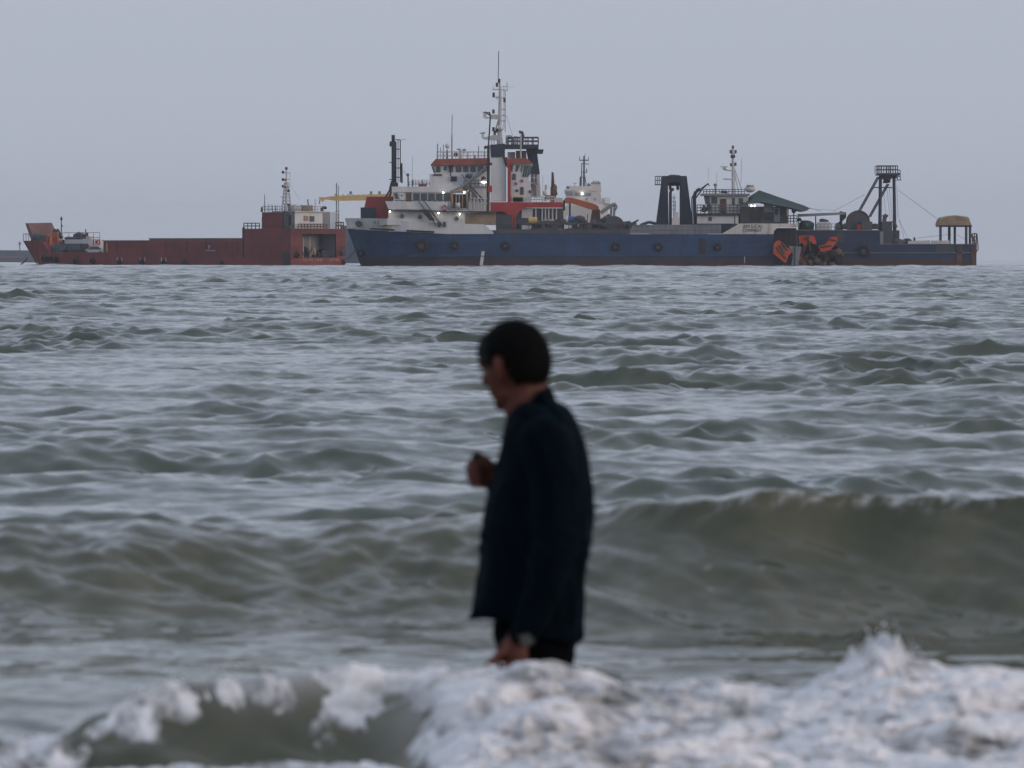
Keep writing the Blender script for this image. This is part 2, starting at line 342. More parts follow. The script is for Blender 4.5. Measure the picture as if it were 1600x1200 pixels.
# ------------------------------------------------------------------ foam of the near breaker
def build_foam():
    nx, ny = 1700, 330
    xs = np.linspace(-4.8, 4.8, nx); ys = np.linspace(20.45, 22.55, ny)
    X, Y = np.meshgrid(xs, ys)
    base = b1_height(X, Y)
    yc = b1_crest_y(X); t = yc - Y
    px = 800 + X * F_PX / 22.0
    br = b1_broken(X)
    # how much white water lies where: bore on the right, crest band and apron on the left
    dn = sstep(0.04, 0.20, t)
    side = sstep(0, 1, (px - (400 + 190 * dn)) / (150 - 40 * dn))
    m_bore = side * (1 - sstep(1.3, 1.6, t)) * sstep(-0.25, -0.02, t)
    thin = 0.38 * np.exp(-((px - 590) / 120) ** 2)
    m_left = np.exp(-((px - 215) / 75) ** 2) * np.exp(-((t - 0.02) / 0.13) ** 2) * 0.85
    m_edge = (1 - sstep(60, 200, px)) * sstep(-0.1, 0.1, t) * 0.78 * (1 - sstep(0.9, 1.3, t))
    m_apron = sstep(0.40, 0.62, t + 0.06 * np.sin(X * 7) + 0.14 * sstep(-0.9, -0.4, X)) * (1 - sstep(1.1, 1.4, t)) * 0.80 * (1 - br)
    m_crest = (1 - side) * np.exp(-((t - 0.02) / 0.07) ** 2) * sstep(90, 150, px) * (0.58 + 0.14 * np.exp(-((px - 210) / 70) ** 2))
    m_curt = np.exp(-((px - 560) / 90) ** 2) * sstep(-0.06, 0.0, t) * (1 - sstep(0.03, 0.24, t + 0.09 * pnoise(X * 9, X * 0))) * 0.85
    mask = np.maximum.reduce([m_bore * (1 - thin), m_left, m_edge, m_apron, m_crest, m_curt])
    warp = fbm(X * 3.1, Y * 3.1, 91, 3) * 0.10
    big = fbm((X + warp) * 3.0, (Y + warp) * 3.0 + base * 6, 101, 5, 0.52, billow=True)
    fine = fbm((X + warp) * 14, (Y - warp) * 12 + base * 20, 111, 4, 0.55)
    rag = fbm((X - warp) * 5.0, (Y + warp) * 4.0, 121, 5, 0.6)
    rag = rag * side + (1 - side) * fbm((X - warp) * 13.0, (Y + warp) * 8.0, 125, 4, 0.65)
    cover = mask * 1.15 - 0.30 + 0.42 * rag * np.clip(mask * 1.8, 0, 1)
    th = np.clip(cover, -0.2, 1.0) * 0.045
    Z = base + th + np.clip(mask, 0, 1) * (0.016 * big * (0.30 + br) + 0.0035 * fine)
    # the burst of spray thrown up on the right
    def jet(pxc, py, wpx, ycen):
        x0 = PX(pxc, 22.0); z0 = PZ(py, 22.0)
        return x0, z0, wpx * 22.0 / F_PX, ycen
    for pxc, py, wp, dyc in ((1374, 996, 15, .05), (1392, 982, 8, .02), (1408, 990, 7, .06), (1382, 1012, 34, .0), (1355, 1024, 24, .0), (1438, 1036, 30, .03), (1318, 1046, 10, .04), (1296, 1056, 20, .04), (1332, 1034, 9, .02), (1340, 1012, 5, .02),
                             (800, 1052, 20, .02), (866, 1036, 26, .03), (892, 1046, 24, .0), (745, 1050, 18, .0), (700, 1056, 24, .0), (1125, 1064, 10, .05), (1060, 1078, 16, .03), (1185, 1080, 8, .05), (1540, 1046, 40, .03), (1490, 1052, 24, .0), (1600, 1052, 30, .0), (950, 1068, 26, 0.0), (1010, 1074, 12, 0.02)):
        x0, z0, wd, yo = jet(pxc, py, wp, 0)
        yj = b1_crest_y(x0) - 0.06 + yo
        g = np.exp(-(((X - x0) / wd) ** 2) - ((Y - yj) / (0.10 + wd)) ** 2)
        top = z0 - 0.004
        Z = np.where(g > 0.02, np.maximum(Z, Z + (top - Z) * np.clip(g * (0.85 + 0.30 * fine), 0, 1.05) * (top > Z)), Z)
    Yd = Y - np.clip(mask, 0, 1) * br * (0.06 * big + 0.02 * fine)
    Xd = X + np.clip(mask, 0, 1) * 0.02 * fbm(X * 8, Y * 8, 131, 3)
    # edges of the patch and bare water dip under the sea surface
    edge = np.minimum(np.minimum(sstep(20.45, 20.6, Y), 1 - sstep(22.45, 22.55, Y)), 1 - sstep(4.3, 4.75, np.abs(X)))
    Z = Z - (1 - edge) * 0.08 + 0.004
    V = np.stack([Xd, Yd, Z], -1).reshape(-1, 3)
    # droplets thrown off the crest (one small faceted ball each, appended to the foam mesh)
    ib = bmesh.new(); bmesh.ops.create_icosphere(ib, subdivisions=1, radius=1.0)
    IV = np.array([v.co[:] for v in ib.verts]); ib.verts.index_update(); IF = np.array([[v.index for v in f.verts] for f in ib.faces]); ib.free()
    rng = random.Random(5); DV, DF = [], []
    for q in range(520):
        pxc = rng.choice([rng.gauss(1390, 20), rng.gauss(1385, 34), rng.gauss(1350, 30), rng.uniform(640, 1600), rng.gauss(260, 40), rng.gauss(860, 50)])
        x0 = PX(pxc, 22.0); zc = float(np.interp(x0, B1X, B1Z))
        lift = abs(rng.gauss(0, 0.030)) * (1.5 if abs(pxc - 1385) < 60 else 0.5)
        r = rng.uniform(0.0012, 0.0045)
        c = np.array((x0, b1_crest_y(x0) + rng.uniform(-0.25, 0.1), zc + 0.015 + lift))
        DV.append(IV * r + c); DF.append(IF + nx * ny + q * len(IV))
    me = grid_mesh('sea_foam', np.concatenate([V] + DV), ny, nx, np.concatenate(DF))
    streak = fbm(X * 7 + warp * 8, (Y - yc) * 1.6 + base * 9, 141, 4, 0.6); patch = fbm(X * 1.7, Y * 2.4, 151, 3)
    wht = np.clip(0.62 + 5.0 * th + 0.16 * big + 0.07 * fine + 0.18 * streak + 0.30 * patch, 0, 1)
    alp = np.clip((cover + 0.10 * fine) * 2.6 + 0.12, 0, 1) * np.clip(mask * 12, 0, 1)
    strk = fbm(X * 11, (Y - yc) * 2.5 + base * 6, 161, 4, 0.6)
    alp = alp * (side * np.clip(1.0 + 0.42 * patch + 0.30 * strk, 0.45, 1.0) + (1 - side) * np.clip(0.62 + 0.55 * strk, 0.15, 0.95))
    alp = np.concatenate([alp.ravel(), np.full(sum(len(q) for q in DV), 0.9)])
    wht = np.concatenate([wht.ravel(), np.ones(sum(len(q) for q in DV))])
    a = me.attributes.new('dens', 'FLOAT', 'POINT'); a.data.foreach_set('value', wht.astype(np.float32).ravel())
    a2 = me.attributes.new('cover', 'FLOAT', 'POINT'); a2.data.foreach_set('value', alp.astype(np.float32).ravel())
    m = bpy.data.materials.new('white_foam'); m.use_nodes = True
    t_ = m.node_tree; b = t_.nodes['Principled BSDF']
    fa = N(t_, 'ShaderNodeAttribute', attribute_name='dens')
    geo = N(t_, 'ShaderNodeNewGeometry')
    nz = N(t_, 'ShaderNodeTexNoise'); nz.inputs['Scale'].default_value = 26; nz.inputs['Detail'].default_value = 5; t_.links.new(geo.outputs['Position'], nz.inputs['Vector'])
    ad = N(t_, 'ShaderNodeMath', operation='MULTIPLY_ADD'); ad.inputs[1].default_value = 0.5; t_.links.new(nz.outputs['Fac'], ad.inputs[0])
    sb = N(t_, 'ShaderNodeMath', operation='SUBTRACT'); sb.inputs[1].default_value = 0.25; t_.links.new(fa.outputs['Fac'], sb.inputs[0]); t_.links.new(sb.outputs[0], ad.inputs[2])
    cr = N(t_, 'ShaderNodeValToRGB')
    cr.color_ramp.elements[0].position = 0.1; cr.color_ramp.elements[0].color = (0.13, 0.135, 0.115, 1)
    cr.color_ramp.elements[1].position = 0.72; cr.color_ramp.elements[1].color = (0.86, 0.86, 0.87, 1)
    e = cr.color_ramp.elements.new(0.36); e.color = (0.54, 0.55, 0.54, 1)
    t_.links.new(ad.outputs[0], cr.inputs[0]); t_.links.new(cr.outputs[0], b.inputs['Base Color'])
    b.inputs['Roughness'].default_value = 0.6; b.inputs['Specular IOR Level'].default_value = 0.2
    b.inputs['Subsurface Weight'].default_value = 0.7; b.inputs['Subsurface Radius'].default_value = (1, 1, 1); b.inputs['Subsurface Scale'].default_value = 0.025
    bp = N(t_, 'ShaderNodeBump'); bp.inputs['Strength'].default_value = 0.22; bp.inputs['Distance'].default_value = 0.008
    t_.links.new(nz.outputs['Fac'], bp.inputs['Height']); t_.links.new(bp.outputs[0], b.inputs['Normal'])
    # lacy holes where the foam thins out over the water
    ca = N(t_, 'ShaderNodeAttribute', attribute_name='cover')
    vz = N(t_, 'ShaderNodeTexNoise'); vz.inputs['Scale'].default_value = 70; vz.inputs['Detail'].default_value = 3; t_.links.new(geo.outputs['Position'], vz.inputs['Vector'])
    al = N(t_, 'ShaderNodeMath', operation='MULTIPLY_ADD'); al.inputs[1].default_value = 1.35; t_.links.new(ca.outputs['Fac'], al.inputs[0])
    hv = N(t_, 'ShaderNodeMath', operation='MULTIPLY'); hv.inputs[1].default_value = -0.55; t_.links.new(vz.outputs['Fac'], hv.inputs[0]); t_.links.new(hv.outputs[0], al.inputs[2])
    cl = N(t_, 'ShaderNodeClamp'); t_.links.new(al.outputs[0], cl.inputs[0]); t_.links.new(cl.outputs[0], b.inputs['Alpha'])
    me.materials.append(m)
    o = bpy.data.objects.new('sea_foam', me); COL.objects.link(o)
    tag(o, 'white churning foam of the wave breaking in front of the man', 'foam', kind='stuff')
build_foam()
# ------------------------------------------------------------------ mesh kit
class MB:
    """collects shapes, then links them as one mesh object"""
    def __init__(s): s.bm = bmesh.new()
    def box(s, x0, x1, y0, y1, z0, z1, bev=0.0, shear=0.0):
        vs = [s.bm.verts.new((x + shear * (z - z0), y, z)) for x in (x0, x1) for y in (y0, y1) for z in (z0, z1)]
        fs = [(0, 1, 3, 2), (4, 6, 7, 5), (0, 4, 5, 1), (2, 3, 7, 6), (0, 2, 6, 4), (1, 5, 7, 3)]
        f = [s.bm.faces.new([vs[i] for i in q]) for q in fs]
        if bev > 0: bmesh.ops.bevel(s.bm, geom=list({e for q in f for e in q.edges}), offset=bev, segments=2, affect='EDGES', profile=0.6)
        return s
    def prism(s, pts, y0, y1, bev=0.0, dy=None):
        """outline in x,z pushed from y0 to y1"""
        if sum((a[0] * b[1] - b[0] * a[1]) for a, b in zip(pts, pts[1:] + pts[:1])) < 0: pts = pts[::-1]
        a = [s.bm.verts.new((p[0], y0, p[1])) for p in pts]; b = [s.bm.verts.new((p[0], y1, p[1])) for p in pts]
        n = len(pts); fs = [s.bm.faces.new(a), s.bm.faces.new(b[::-1])]
        for i in range(n):
            j = (i + 1) % n; fs.append(s.bm.faces.new((a[j], a[i], b[i], b[j])))
        if bev > 0: bmesh.ops.bevel(s.bm, geom=list({e for q in fs for e in q.edges}), offset=bev, segments=2, affect='EDGES')
        return s
    def tube(s, p0, p1, r0, r1=None, n=8, caps=True):
        r1 = r0 if r1 is None else r1
        p0, p1 = Vector(p0), Vector(p1); d = (p1 - p0)
        if d.length < 1e-6: return s
        d.normalize(); u = d.orthogonal().normalized(); v = d.cross(u)
        A, B = [], []
        for i in range(n):
            t = 2 * math.pi * i / n; o = u * math.cos(t) + v * math.sin(t)
            A.append(s.bm.verts.new(p0 + o * r0)); B.append(s.bm.verts.new(p1 + o * r1))
        for i in range(n): s.bm.faces.new((A[i], A[(i + 1) % n], B[(i + 1) % n], B[i]))
        if caps: s.bm.faces.new(A[::-1]); s.bm.faces.new(B)
        return s
    def path(s, pts, r, n=6):
        for a, b in zip(pts, pts[1:]): s.tube(a, b, r, r, n)
        return s
    def disc(s, c, r, th, axis=(0, 1, 0), n=16):
        a = Vector(axis).normalized() * th * 0.5; c = Vector(c); return s.tube(c - a, c + a, r, r, n)
    def torus(s, c, R_, r, axis=(0, 1, 0), n=18, m=8):
        a = Vector(axis).normalized(); u = a.orthogonal().normalized(); v = a.cross(u); c = Vector(c); rings = []
        for i in range(n):
            t = 2 * math.pi * i / n; d = u * math.cos(t) + v * math.sin(t); ring = []
            for j in range(m):
                q = 2 * math.pi * j / m; ring.append(s.bm.verts.new(c + d * (R_ + r * math.cos(q)) + a * r * math.sin(q)))
            rings.append(ring)
        for i in range(n):
            for j in range(m):
                s.bm.faces.new((rings[i][j], rings[(i + 1) % n][j], rings[(i + 1) % n][(j + 1) % m], rings[i][(j + 1) % m]))
        return s
    def ball(s, c, r, sz=(1, 1, 1), n=12):
        bmesh.ops.create_uvsphere(s.bm, u_segments=n, v_segments=max(6, n * 2 // 3), radius=1.0, matrix=Matrix.Translation(Vector(c)) @ Matrix.Diagonal((r * sz[0], r * sz[1], r * sz[2], 1)))
        return s
    def lump(s, c, sx, sy, sz, seed=0, n=2):
        """an uneven covered heap"""
        r = bmesh.ops.create_icosphere(s.bm, subdivisions=n, radius=1.0); rg = random.Random(seed)
        for v in r['verts']:
            k = 1 + rg.uniform(-0.2, 0.2); v.co = Vector((c[0] + v.co.x * sx * k, c[1] + v.co.y * sy * k, c[2] + max(v.co.z, -0.5) * sz * k))
        return s
    def rail(s, x0, x1, y, z0, z1, n, r=0.045, mid=1, y1=None):
        y1 = y if y1 is None else y1
        for i in range(n + 1):
            f = i / n; X = x0 + (x1 - x0) * f; Y = y + (y1 - y) * f; s.tube((X, Y, z0), (X, Y, z1), r, r, 5)
        for k in range(mid + 1):
            z = z1 - (z1 - z0) * k / (mid + 1); s.tube((x0, y, z), (x1, y1, z), r, r, 5)
        return s
    def loft(s, rings, cap=True, closed=True):
        vr = [[s.bm.verts.new(p) for p in r] for r in rings]; n = len(rings[0])
        for a, b in zip(vr, vr[1:]):
            for i in range(n if closed else n - 1):
                j = (i + 1) % n
                try: s.bm.faces.new((a[i], a[j], b[j], b[i]))
                except ValueError: pass
        if cap:
            s.bm.faces.new(vr[0][::-1]); s.bm.faces.new(vr[-1])
        return s
    def build(s, name, m, parent=None, smooth=False, label=None):
        bmesh.ops.remove_doubles(s.bm, verts=s.bm.verts[:], dist=1e-5)
        bmesh.ops.recalc_face_normals(s.bm, faces=s.bm.faces[:])
        me = bpy.data.meshes.new(name); s.bm.to_mesh(me); s.bm.free()
        if smooth: me.polygons.foreach_set('use_smooth', np.ones(len(me.polygons), dtype=bool))
        me.materials.append(m); o = bpy.data.objects.new(name, me); COL.objects.link(o); o.parent = parent
        if label: o['label'] = label
        return o

def copy_tree(o, parent=None):
    c = o.copy(); COL.objects.link(c); c.parent = parent
    for ch in list(o.children): copy_tree(ch, c)
    return c

def lettering(name, text, x, y, z, size, m, parent, rx=90, rz=0, sx=1.0):
    cu = bpy.data.curves.new(name, 'FONT'); cu.body = text; cu.size = size; cu.extrude = 0.01; cu.resolution_u = 2
    t = bpy.data.objects.new(name + '_curve', cu); COL.objects.link(t)
    bpy.context.view_layer.update()
    me = bpy.data.meshes.new_from_object(t.evaluated_get(bpy.context.evaluated_depsgraph_get()))
    bpy.data.objects.remove(t); me.name = name
    me.materials.clear(); me.materials.append(m)
    o = bpy.data.objects.new(name, me); COL.objects.link(o); o.parent = parent
    o.location = (x, y, z); o.rotation_euler = (R(rx), 0, R(rz)); o.scale = (sx, 1, 1)
    return o

def plate(m, bw, bh, k=0.80):
    """welded hull plates: thin darker seams and slightly different plates, on a side that faces its own -Y"""
    t = m.node_tree; b = t.nodes['Principled BSDF']; src = b.inputs['Base Color'].links[0].from_socket
    tc = N(t, 'ShaderNodeTexCoord'); sp = N(t, 'ShaderNodeSeparateXYZ'); cb = N(t, 'ShaderNodeCombineXYZ')
    t.links.new(tc.outputs['Object'], sp.inputs[0]); t.links.new(sp.outputs['X'], cb.inputs['X']); t.links.new(sp.outputs['Z'], cb.inputs['Y'])
    br = N(t, 'ShaderNodeTexBrick'); br.inputs['Scale'].default_value = 1.0; br.inputs['Brick Width'].default_value = bw; br.inputs['Row Height'].default_value = bh
    br.inputs['Mortar Size'].default_value = 0.035; br.inputs['Mortar Smooth'].default_value = 0.6
    br.inputs['Color1'].default_value = (1, 1, 1, 1); br.inputs['Color2'].default_value = (k, k, k, 1); br.inputs['Mortar'].default_value = (0.62, 0.60, 0.60, 1)
    t.links.new(cb.outputs[0], br.inputs['Vector'])
    mx = N(t, 'ShaderNodeMix', data_type='RGBA', blend_type='MULTIPLY'); mx.inputs[0].default_value = 1.0
    t.links.new(src, mx.inputs[6]); t.links.new(br.outputs['Color'], mx.inputs[7]); t.links.new(mx.outputs[2], b.inputs['Base Color'])

class Ship:
    """a vessel lying square to the view: photo columns and rows read as metres at its distance"""
    def __init__(s, name, D, pxo, label, cat, pyw=None, group=None, rz=0.0):
        s.D = D; s.k = D / F_PX; s.pxo = pxo
        s.zs = -D * D / (2 * EARTH)                         # the sea surface there
        s.root = empty(name, (PX(pxo, D), D, s.zs), rz, label, cat, group)
    def x(s, px): return (px - s.pxo) * s.k
    def z(s, py): return PZ(py, s.D) - s.zs
    def p(s, px, py, y=0.0): return (s.x(px), y, s.z(py))
    def world(s, px, py, y=0.0): return (PX(px, s.D), s.D + y, PZ(py, s.D))
    def box(s, mb, a, b, top, bot, y0, y1, bev=0.0): return mb.box(s.x(a), s.x(b), y0, y1, s.z(bot), s.z(top), bev)
    def poly(s, mb, pts, y0, y1, bev=0.0): return mb.prism([(s.x(a), s.z(b)) for a, b in pts], y0, y1, bev)
    def line(s, mb, pts, r, y=0.0, n=6): return mb.path([(s.x(q[0]), q[2] if len(q) > 2 else y, s.z(q[1])) for q in pts], r, n)
    def part(s, name, m, fn, parent=None, smooth=False, label=None):
        mb = MB(); fn(mb); return mb.build(name, m, parent or s.root, smooth, label)

M = {}
M['white'] = mat('white_paint', (0.62, 0.62, 0.62), 0.5, 0.10, 0.4, 0.28, (0.30, 0.17, 0.09))
M['white_rusty'] = mat('rust_streaked_white_paint', (0.60, 0.57, 0.53), 0.6, 0.12, 0.5, 0.85, (0.24, 0.10, 0.045))
M['cream'] = mat('pale_grey_paint', (0.50, 0.50, 0.49), 0.6, 0.12, 0.5, 0.2)
M['grey'] = mat('grey_paint', (0.22, 0.23, 0.25), 0.6, 0.18, 0.6, 0.2)
M['dkgrey'] = mat('dark_grey_paint', (0.065, 0.07, 0.078), 0.6, 0.2, 0.6, 0.25)
M['black'] = mat('black_paint', (0.020, 0.021, 0.026), 0.5, 0.2, 0.8, 0.12)
M['navy'] = mat('navy_paint', (0.020, 0.028, 0.046), 0.5, 0.18, 0.5, 0.12)
M['rubber'] = mat('black_rubber', (0.014, 0.014, 0.015), 0.8, 0.2, 1.5)
M['glass'] = mat('window_glass', (0.045, 0.055, 0.065), 0.12, 0.3, 0.8, spec=0.6)
M['red'] = mat('red_paint', (0.36, 0.032, 0.026), 0.5, 0.18, 0.5, 0.25)
M['redbrown'] = mat('red_brown_roof_paint', (0.29, 0.085, 0.055), 0.6, 0.2, 0.6, 0.3)
M['orange'] = mat('orange_paint', (0.54, 0.078, 0.030), 0.55, 0.25, 0.9, 0.35)
M['craneorange'] = mat('crane_orange_paint', (0.40, 0.11, 0.045), 0.55, 0.2, 0.8, 0.3)
M['yellow'] = mat('yellow_crane_paint', (0.62, 0.42, 0.14), 0.6, 0.15, 0.6, 0.2)
M['tan'] = mat('tan_canvas', (0.30, 0.22, 0.15), 0.85, 0.25, 0.8)
M['brown'] = mat('rust_brown_steel', (0.11, 0.062, 0.042), 0.8, 0.35, 0.9)
M['tarp'] = mat('dark_green_tarpaulin', (0.022, 0.050, 0.044), 0.75, 0.25, 0.5)
M['blue'] = mat('bright_blue_paint', (0.03, 0.11, 0.30), 0.5, 0.2, 0.8)
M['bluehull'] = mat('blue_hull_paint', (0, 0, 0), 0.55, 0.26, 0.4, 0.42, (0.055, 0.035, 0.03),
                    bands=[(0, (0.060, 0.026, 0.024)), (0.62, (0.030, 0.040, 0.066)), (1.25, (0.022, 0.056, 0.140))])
M['bargehull'] = mat('barge_hull_paint', (0, 0, 0), 0.6, 0.22, 0.4, 0.55, (0.060, 0.040, 0.034),
                     bands=[(0, (0.070, 0.034, 0.026)), (0.85, (0.024, 0.038, 0.085)), (60, (0.024, 0.038, 0.085))])
M['redhull'] = mat('dull_red_hull_paint', (0.195, 0.037, 0.034), 0.6, 0.28, 0.3, 0.35, (0.085, 0.03, 0.024))
plate(M['bluehull'], 6.4, 1.55); plate(M['redhull'], 5.2, 1.35, 0.84); plate(M['bargehull'], 5.0, 1.6)
M['farblue'] = mat('hazed_blue_hull_paint', (0.13, 0.155, 0.195), 0.7, 0.15, 0.15)  # blue lightened so that the distance haze sits in the colour itself
M['farwhite'] = mat('far_white_paint', (0.58, 0.55, 0.52), 0.6, 0.08, 0.2, 0.12)  # off-white for the vessels further off
M['lamp'] = emit_mat('lit_deck_lamp', (1.0, 0.90, 0.72), 7.0)
M['tube'] = emit_mat('lit_strip_lamp', (1.0, 0.97, 0.92), 6.0)
M['glow'] = emit_mat('lit_orange_lamp', (1.0, 0.48, 0.14), 25.0)
M['ink'] = mat('dark_lettering', (0.035, 0.03, 0.028), 0.7, 0.1)
M['fadedink'] = mat('faded_white_lettering', (0.42, 0.27, 0.25), 0.7, 0.2)
M['gold'] = mat('gold_emblem_paint', (0.42, 0.31, 0.12), 0.6, 0.2)
M['whiteink'] = mat('white_lettering', (0.62, 0.58, 0.56), 0.7, 0.1)
# ------------------------------------------------------------------ the long blue ship
def blue_ship():
    S = Ship('supply_ship', 1100.0, 880.0, 'long blue hulled supply ship with white forecastle and black portal frame', 'ship')
    r = S.root
    def hull_ring(pt, pw, top, hb, hw, dz=None):
        zt = S.z(top); xt, xw = S.x(pt), S.x(pw)
        out = []
        zs = [-2.5, 0.0, zt * 0.35, zt * 0.7, zt]
        for z in zs:
            f = max(0.0, z) / zt; b = hw + (hb - hw) * f ** 1.4; out.append((xw + (xt - xw) * f, -b if z >= 0 else -b * 0.92, z))
        return out + [(a, -b, c) for a, b, c in out[::-1]]
    st = [(543, 564, 358, 0.25, 0.12), (556, 573, 358.6, 2.2, 0.9), (575, 588, 359.6, 3.8, 2.1), (600, 608, 361, 5.2, 3.7), (638, 640, 363, 6.1, 5.3), (700, 700, 366, 6.5, 6.3),
          (771, 771, 366, 6.5, 6.5), (950, 950, 366, 6.5, 6.5), (1125, 1125, 366, 6.5, 6.5), (1207, 1207, 366, 6.5, 6.3)]
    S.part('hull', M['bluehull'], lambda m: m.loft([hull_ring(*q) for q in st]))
    # rounded plating at the very stern, set in; the shade of the recess is put into its black colour
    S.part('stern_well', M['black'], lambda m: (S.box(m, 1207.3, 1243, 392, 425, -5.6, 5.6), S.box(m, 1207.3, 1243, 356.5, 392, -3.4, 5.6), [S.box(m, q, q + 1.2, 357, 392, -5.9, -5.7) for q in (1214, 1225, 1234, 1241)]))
    # white flared bulwark round the bow
    bw = [(539, 341, 543, 357.9, 0.35, 0.28), (552, 341, 556, 358.4, 2.6, 2.25), (571, 341.3, 575, 359.4, 4.2, 3.85), (607, 342, 607, 361, 5.5, 5.35), (640, 346.5, 640, 362.8, 6.2, 6.13),
          (700, 349, 700, 365.7, 6.56, 6.54), (757, 351, 757, 365.7, 6.56, 6.54), (771, 363, 771, 365.7, 6.56, 6.54)]
    def bul(m):
        rg = []
        for tx, tz, bx, bz, h1, h0 in bw:
            a = [(S.x(bx), -h0, S.z(bz)), (S.x(tx), -h1, S.z(tz)), (S.x(tx), -h1 + 0.22, S.z(tz)), (S.x(bx), -h0 + 0.22, S.z(bz))]
            rg.append(a)
        m.loft(rg); m.loft([[(p[0], -p[1], p[2]) for p in q] for q in rg])
        m.prism([(S.x(541), S.z(357)), (S.x(607), S.z(358.5)), (S.x(607), S.z(355)), (S.x(541), S.z(355))], -2.2, 2.2)
    S.part('bow_bulwark', M['white'], bul)
    for a, b, y0, hb in ((579, 617, 357.5, 5.1), (636, 679, 360.6, 6.25)):
        S.part('rubbing_bar', M['black'], lambda m: m.tube((S.x(a), -hb - (0.0), S.z(y0)), (S.x(b), -(hb + 0.85 if a < 600 else 6.62), S.z(y0 + 2)), 0.12, 0.12, 6))
    S.part('hawse_pipe', M['brown'], lambda m: (m.disc((S.x(561), -3.45, S.z(349.5)), 0.36, 0.5, (0.35, 1, 0), 12), m.ball((S.x(561.5), -3.75, S.z(352.5)), 0.22, n=8)))
    lettering('ship_name', 'N.5', S.x(583), -4.97, S.z(350.3), 0.62, M['ink'], r, rz=-9)
    lettering('ship_name', 'LOBNA', S.x(583), -5.0, S.z(355.6), 0.50, M['ink'], r, rz=-9)
    def emblem(m):
        m.prism([(S.x(600), S.z(356)), (S.x(602), S.z(353)), (S.x(605), S.z(353.6)), (S.x(608), S.z(350)), (S.x(612), S.z(347)), (S.x(613.5), S.z(350)), (S.x(614), S.z(356))], -5.72, -5.5)
    S.part('bow_emblem', M['gold'], emblem)
    S.part('emblem_outline', M['ink'], lambda m: S.line(m, [(600, 355), (602, 352.4), (605, 353), (608, 349.5), (611.5, 346.5), (613.3, 349.6)], 0.09, -5.76))
    # forecastle house
    fh = S.part('forecastle_house', M['white'], lambda m: (S.box(m, 608, 727, 329.8, 362, -5.6, 5.6), S.box(m, 606, 727, 341, 352, -5.9, -5.605)))
    S.part('forecastle_deck', M['dkgrey'], lambda m: (S.poly(m, [(604, 327.6), (775, 331.0), (775, 333.0), (604, 329.7)], -6.4, 6.4)))
    for px, py in ((629, 338), (657, 339.2), (714, 342)):
        p = S.part('porthole', M['glass'], lambda m: m.disc((S.x(px), -5.93, S.z(py)), 0.21, 0.12), fh)
        S.part('porthole_ring', M['grey'], lambda m: m.torus((S.x(px), -5.96, S.z(py)), 0.25, 0.06), p)
    S.part('canvas_screen', M['tan'], lambda m: S.box(m, 727.4, 775, 333.2, 352, -5.5, -5.2))
    S.part('shade_block_and_rail', M['dkgrey'], lambda m: (S.box(m, 775.3, 800, 336, 362, -4.6, 4.6), S.box(m, 775.3, 983, 358.5, 365, -6.45, -6.25), [S.box(m, q, q + 1.0, 350, 358.4, -6.4, -6.3) for q in range(782, 980, 22)], S.line(m, [(776, 350), (983, 350)], .06, -6.35)))  # block aft of the canvas is shading put in as dark grey; rest is bulwark, rail
    # bridge wing bulwark and navigation house
    def wing(m):
        S.poly(m, [(603, 315), (608, 327.2), (700, 328.6), (700, 316.5)], -6.45, -6.3); S.poly(m, [(603, 315), (608, 327.2), (610, 327.2), (606, 315)], -6.29, 6.29)
    S.part('wing_bulwark', M['white'], wing)
    S.part('wing_rail', M['dkgrey'], lambda m: (m.rail(S.x(604), S.x(705), -6.38, S.z(316), S.z(313.6), 12, 0.05, 0), S.line(m, [(655, 315), (682, 352)], 0.07, -6.7), S.line(m, [(664, 315), (691, 352)], 0.07, -6.7)))
    nh = S.part('bridge_house', M['white'], lambda m: (S.poly(m, [(614.5, 301), (618, 314.5), (618, 328), (706, 328), (706, 301)], -5.2, 5.2), S.box(m, 613, 733, 292, 300.8, -5.35, 5.35), S.box(m, 706.3, 731, 326.5, 328.6, -5.0, 5.0)))
    wins = [(646.5, 656.5), (658.5, 668), (670, 680), (682, 692), (694, 704.3)]
    for a, b in wins: S.part('window', M['glass'], lambda m: S.box(m, a, b, 302.6, 314, -5.27, -5.12), nh)
    S.part('window', M['glass'], lambda m: S.poly(m, [(616.2, 302.5), (622, 302.5), (623.5, 311.3), (619, 311.3)], -5.27, -5.12), nh)
    S.part('door', M['brown'], lambda m: S.box(m, 635.3, 643.8, 301.5, 327, -5.30, -5.15), nh)
    sg = S.part('notice_board', M['white'], lambda m: S.box(m, 625.2, 632.4, 302.5, 313, -5.32, -5.15), nh)
    S.part('board_emblem', M['blue'], lambda m: m.disc((S.x(629), -5.34, S.z(306)), 0.12, 0.04), sg)
    S.part('beige_arch', M['tan'], lambda m: (S.line(m, [(706.5, 327), (706.5, 303), (709, 299.5), (726, 298.5), (730, 302), (731, 327)], 0.17, -5.6), [S.line(m, [(q, 327), (q, 305)], 0.09, -5.5) for q in (713, 718, 723)]))
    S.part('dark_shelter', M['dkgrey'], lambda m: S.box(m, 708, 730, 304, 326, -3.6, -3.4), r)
    lr = S.part('life_raft_canister', M['cream'], lambda m: m.tube((S.x(712), -6.1, S.z(321.5)), (S.x(719.5), -6.1, S.z(321.5)), 0.36, 0.36, 12), None, True)
    S.part('canister_cradle', M['grey'], lambda m: (S.box(m, 705, 713, 326, 331, -6.3, -5.9), S.line(m, [(705, 331), (705, 318)], .05, -6.3), S.line(m, [(713, 331), (713, 325)], .05, -6.3)), lr)
    # upper wheelhouse
    wh = S.part('wheelhouse', M['white'], lambda m: (S.box(m, 671.5, 766, 272.5, 292, -4.6, 4.6), S.poly(m, [(674, 259), (678.5, 272.5), (766, 272.5), (766, 259)], -4.4, 4.4), S.box(m, 731, 766, 292.1, 330, -4.2, 4.2)))
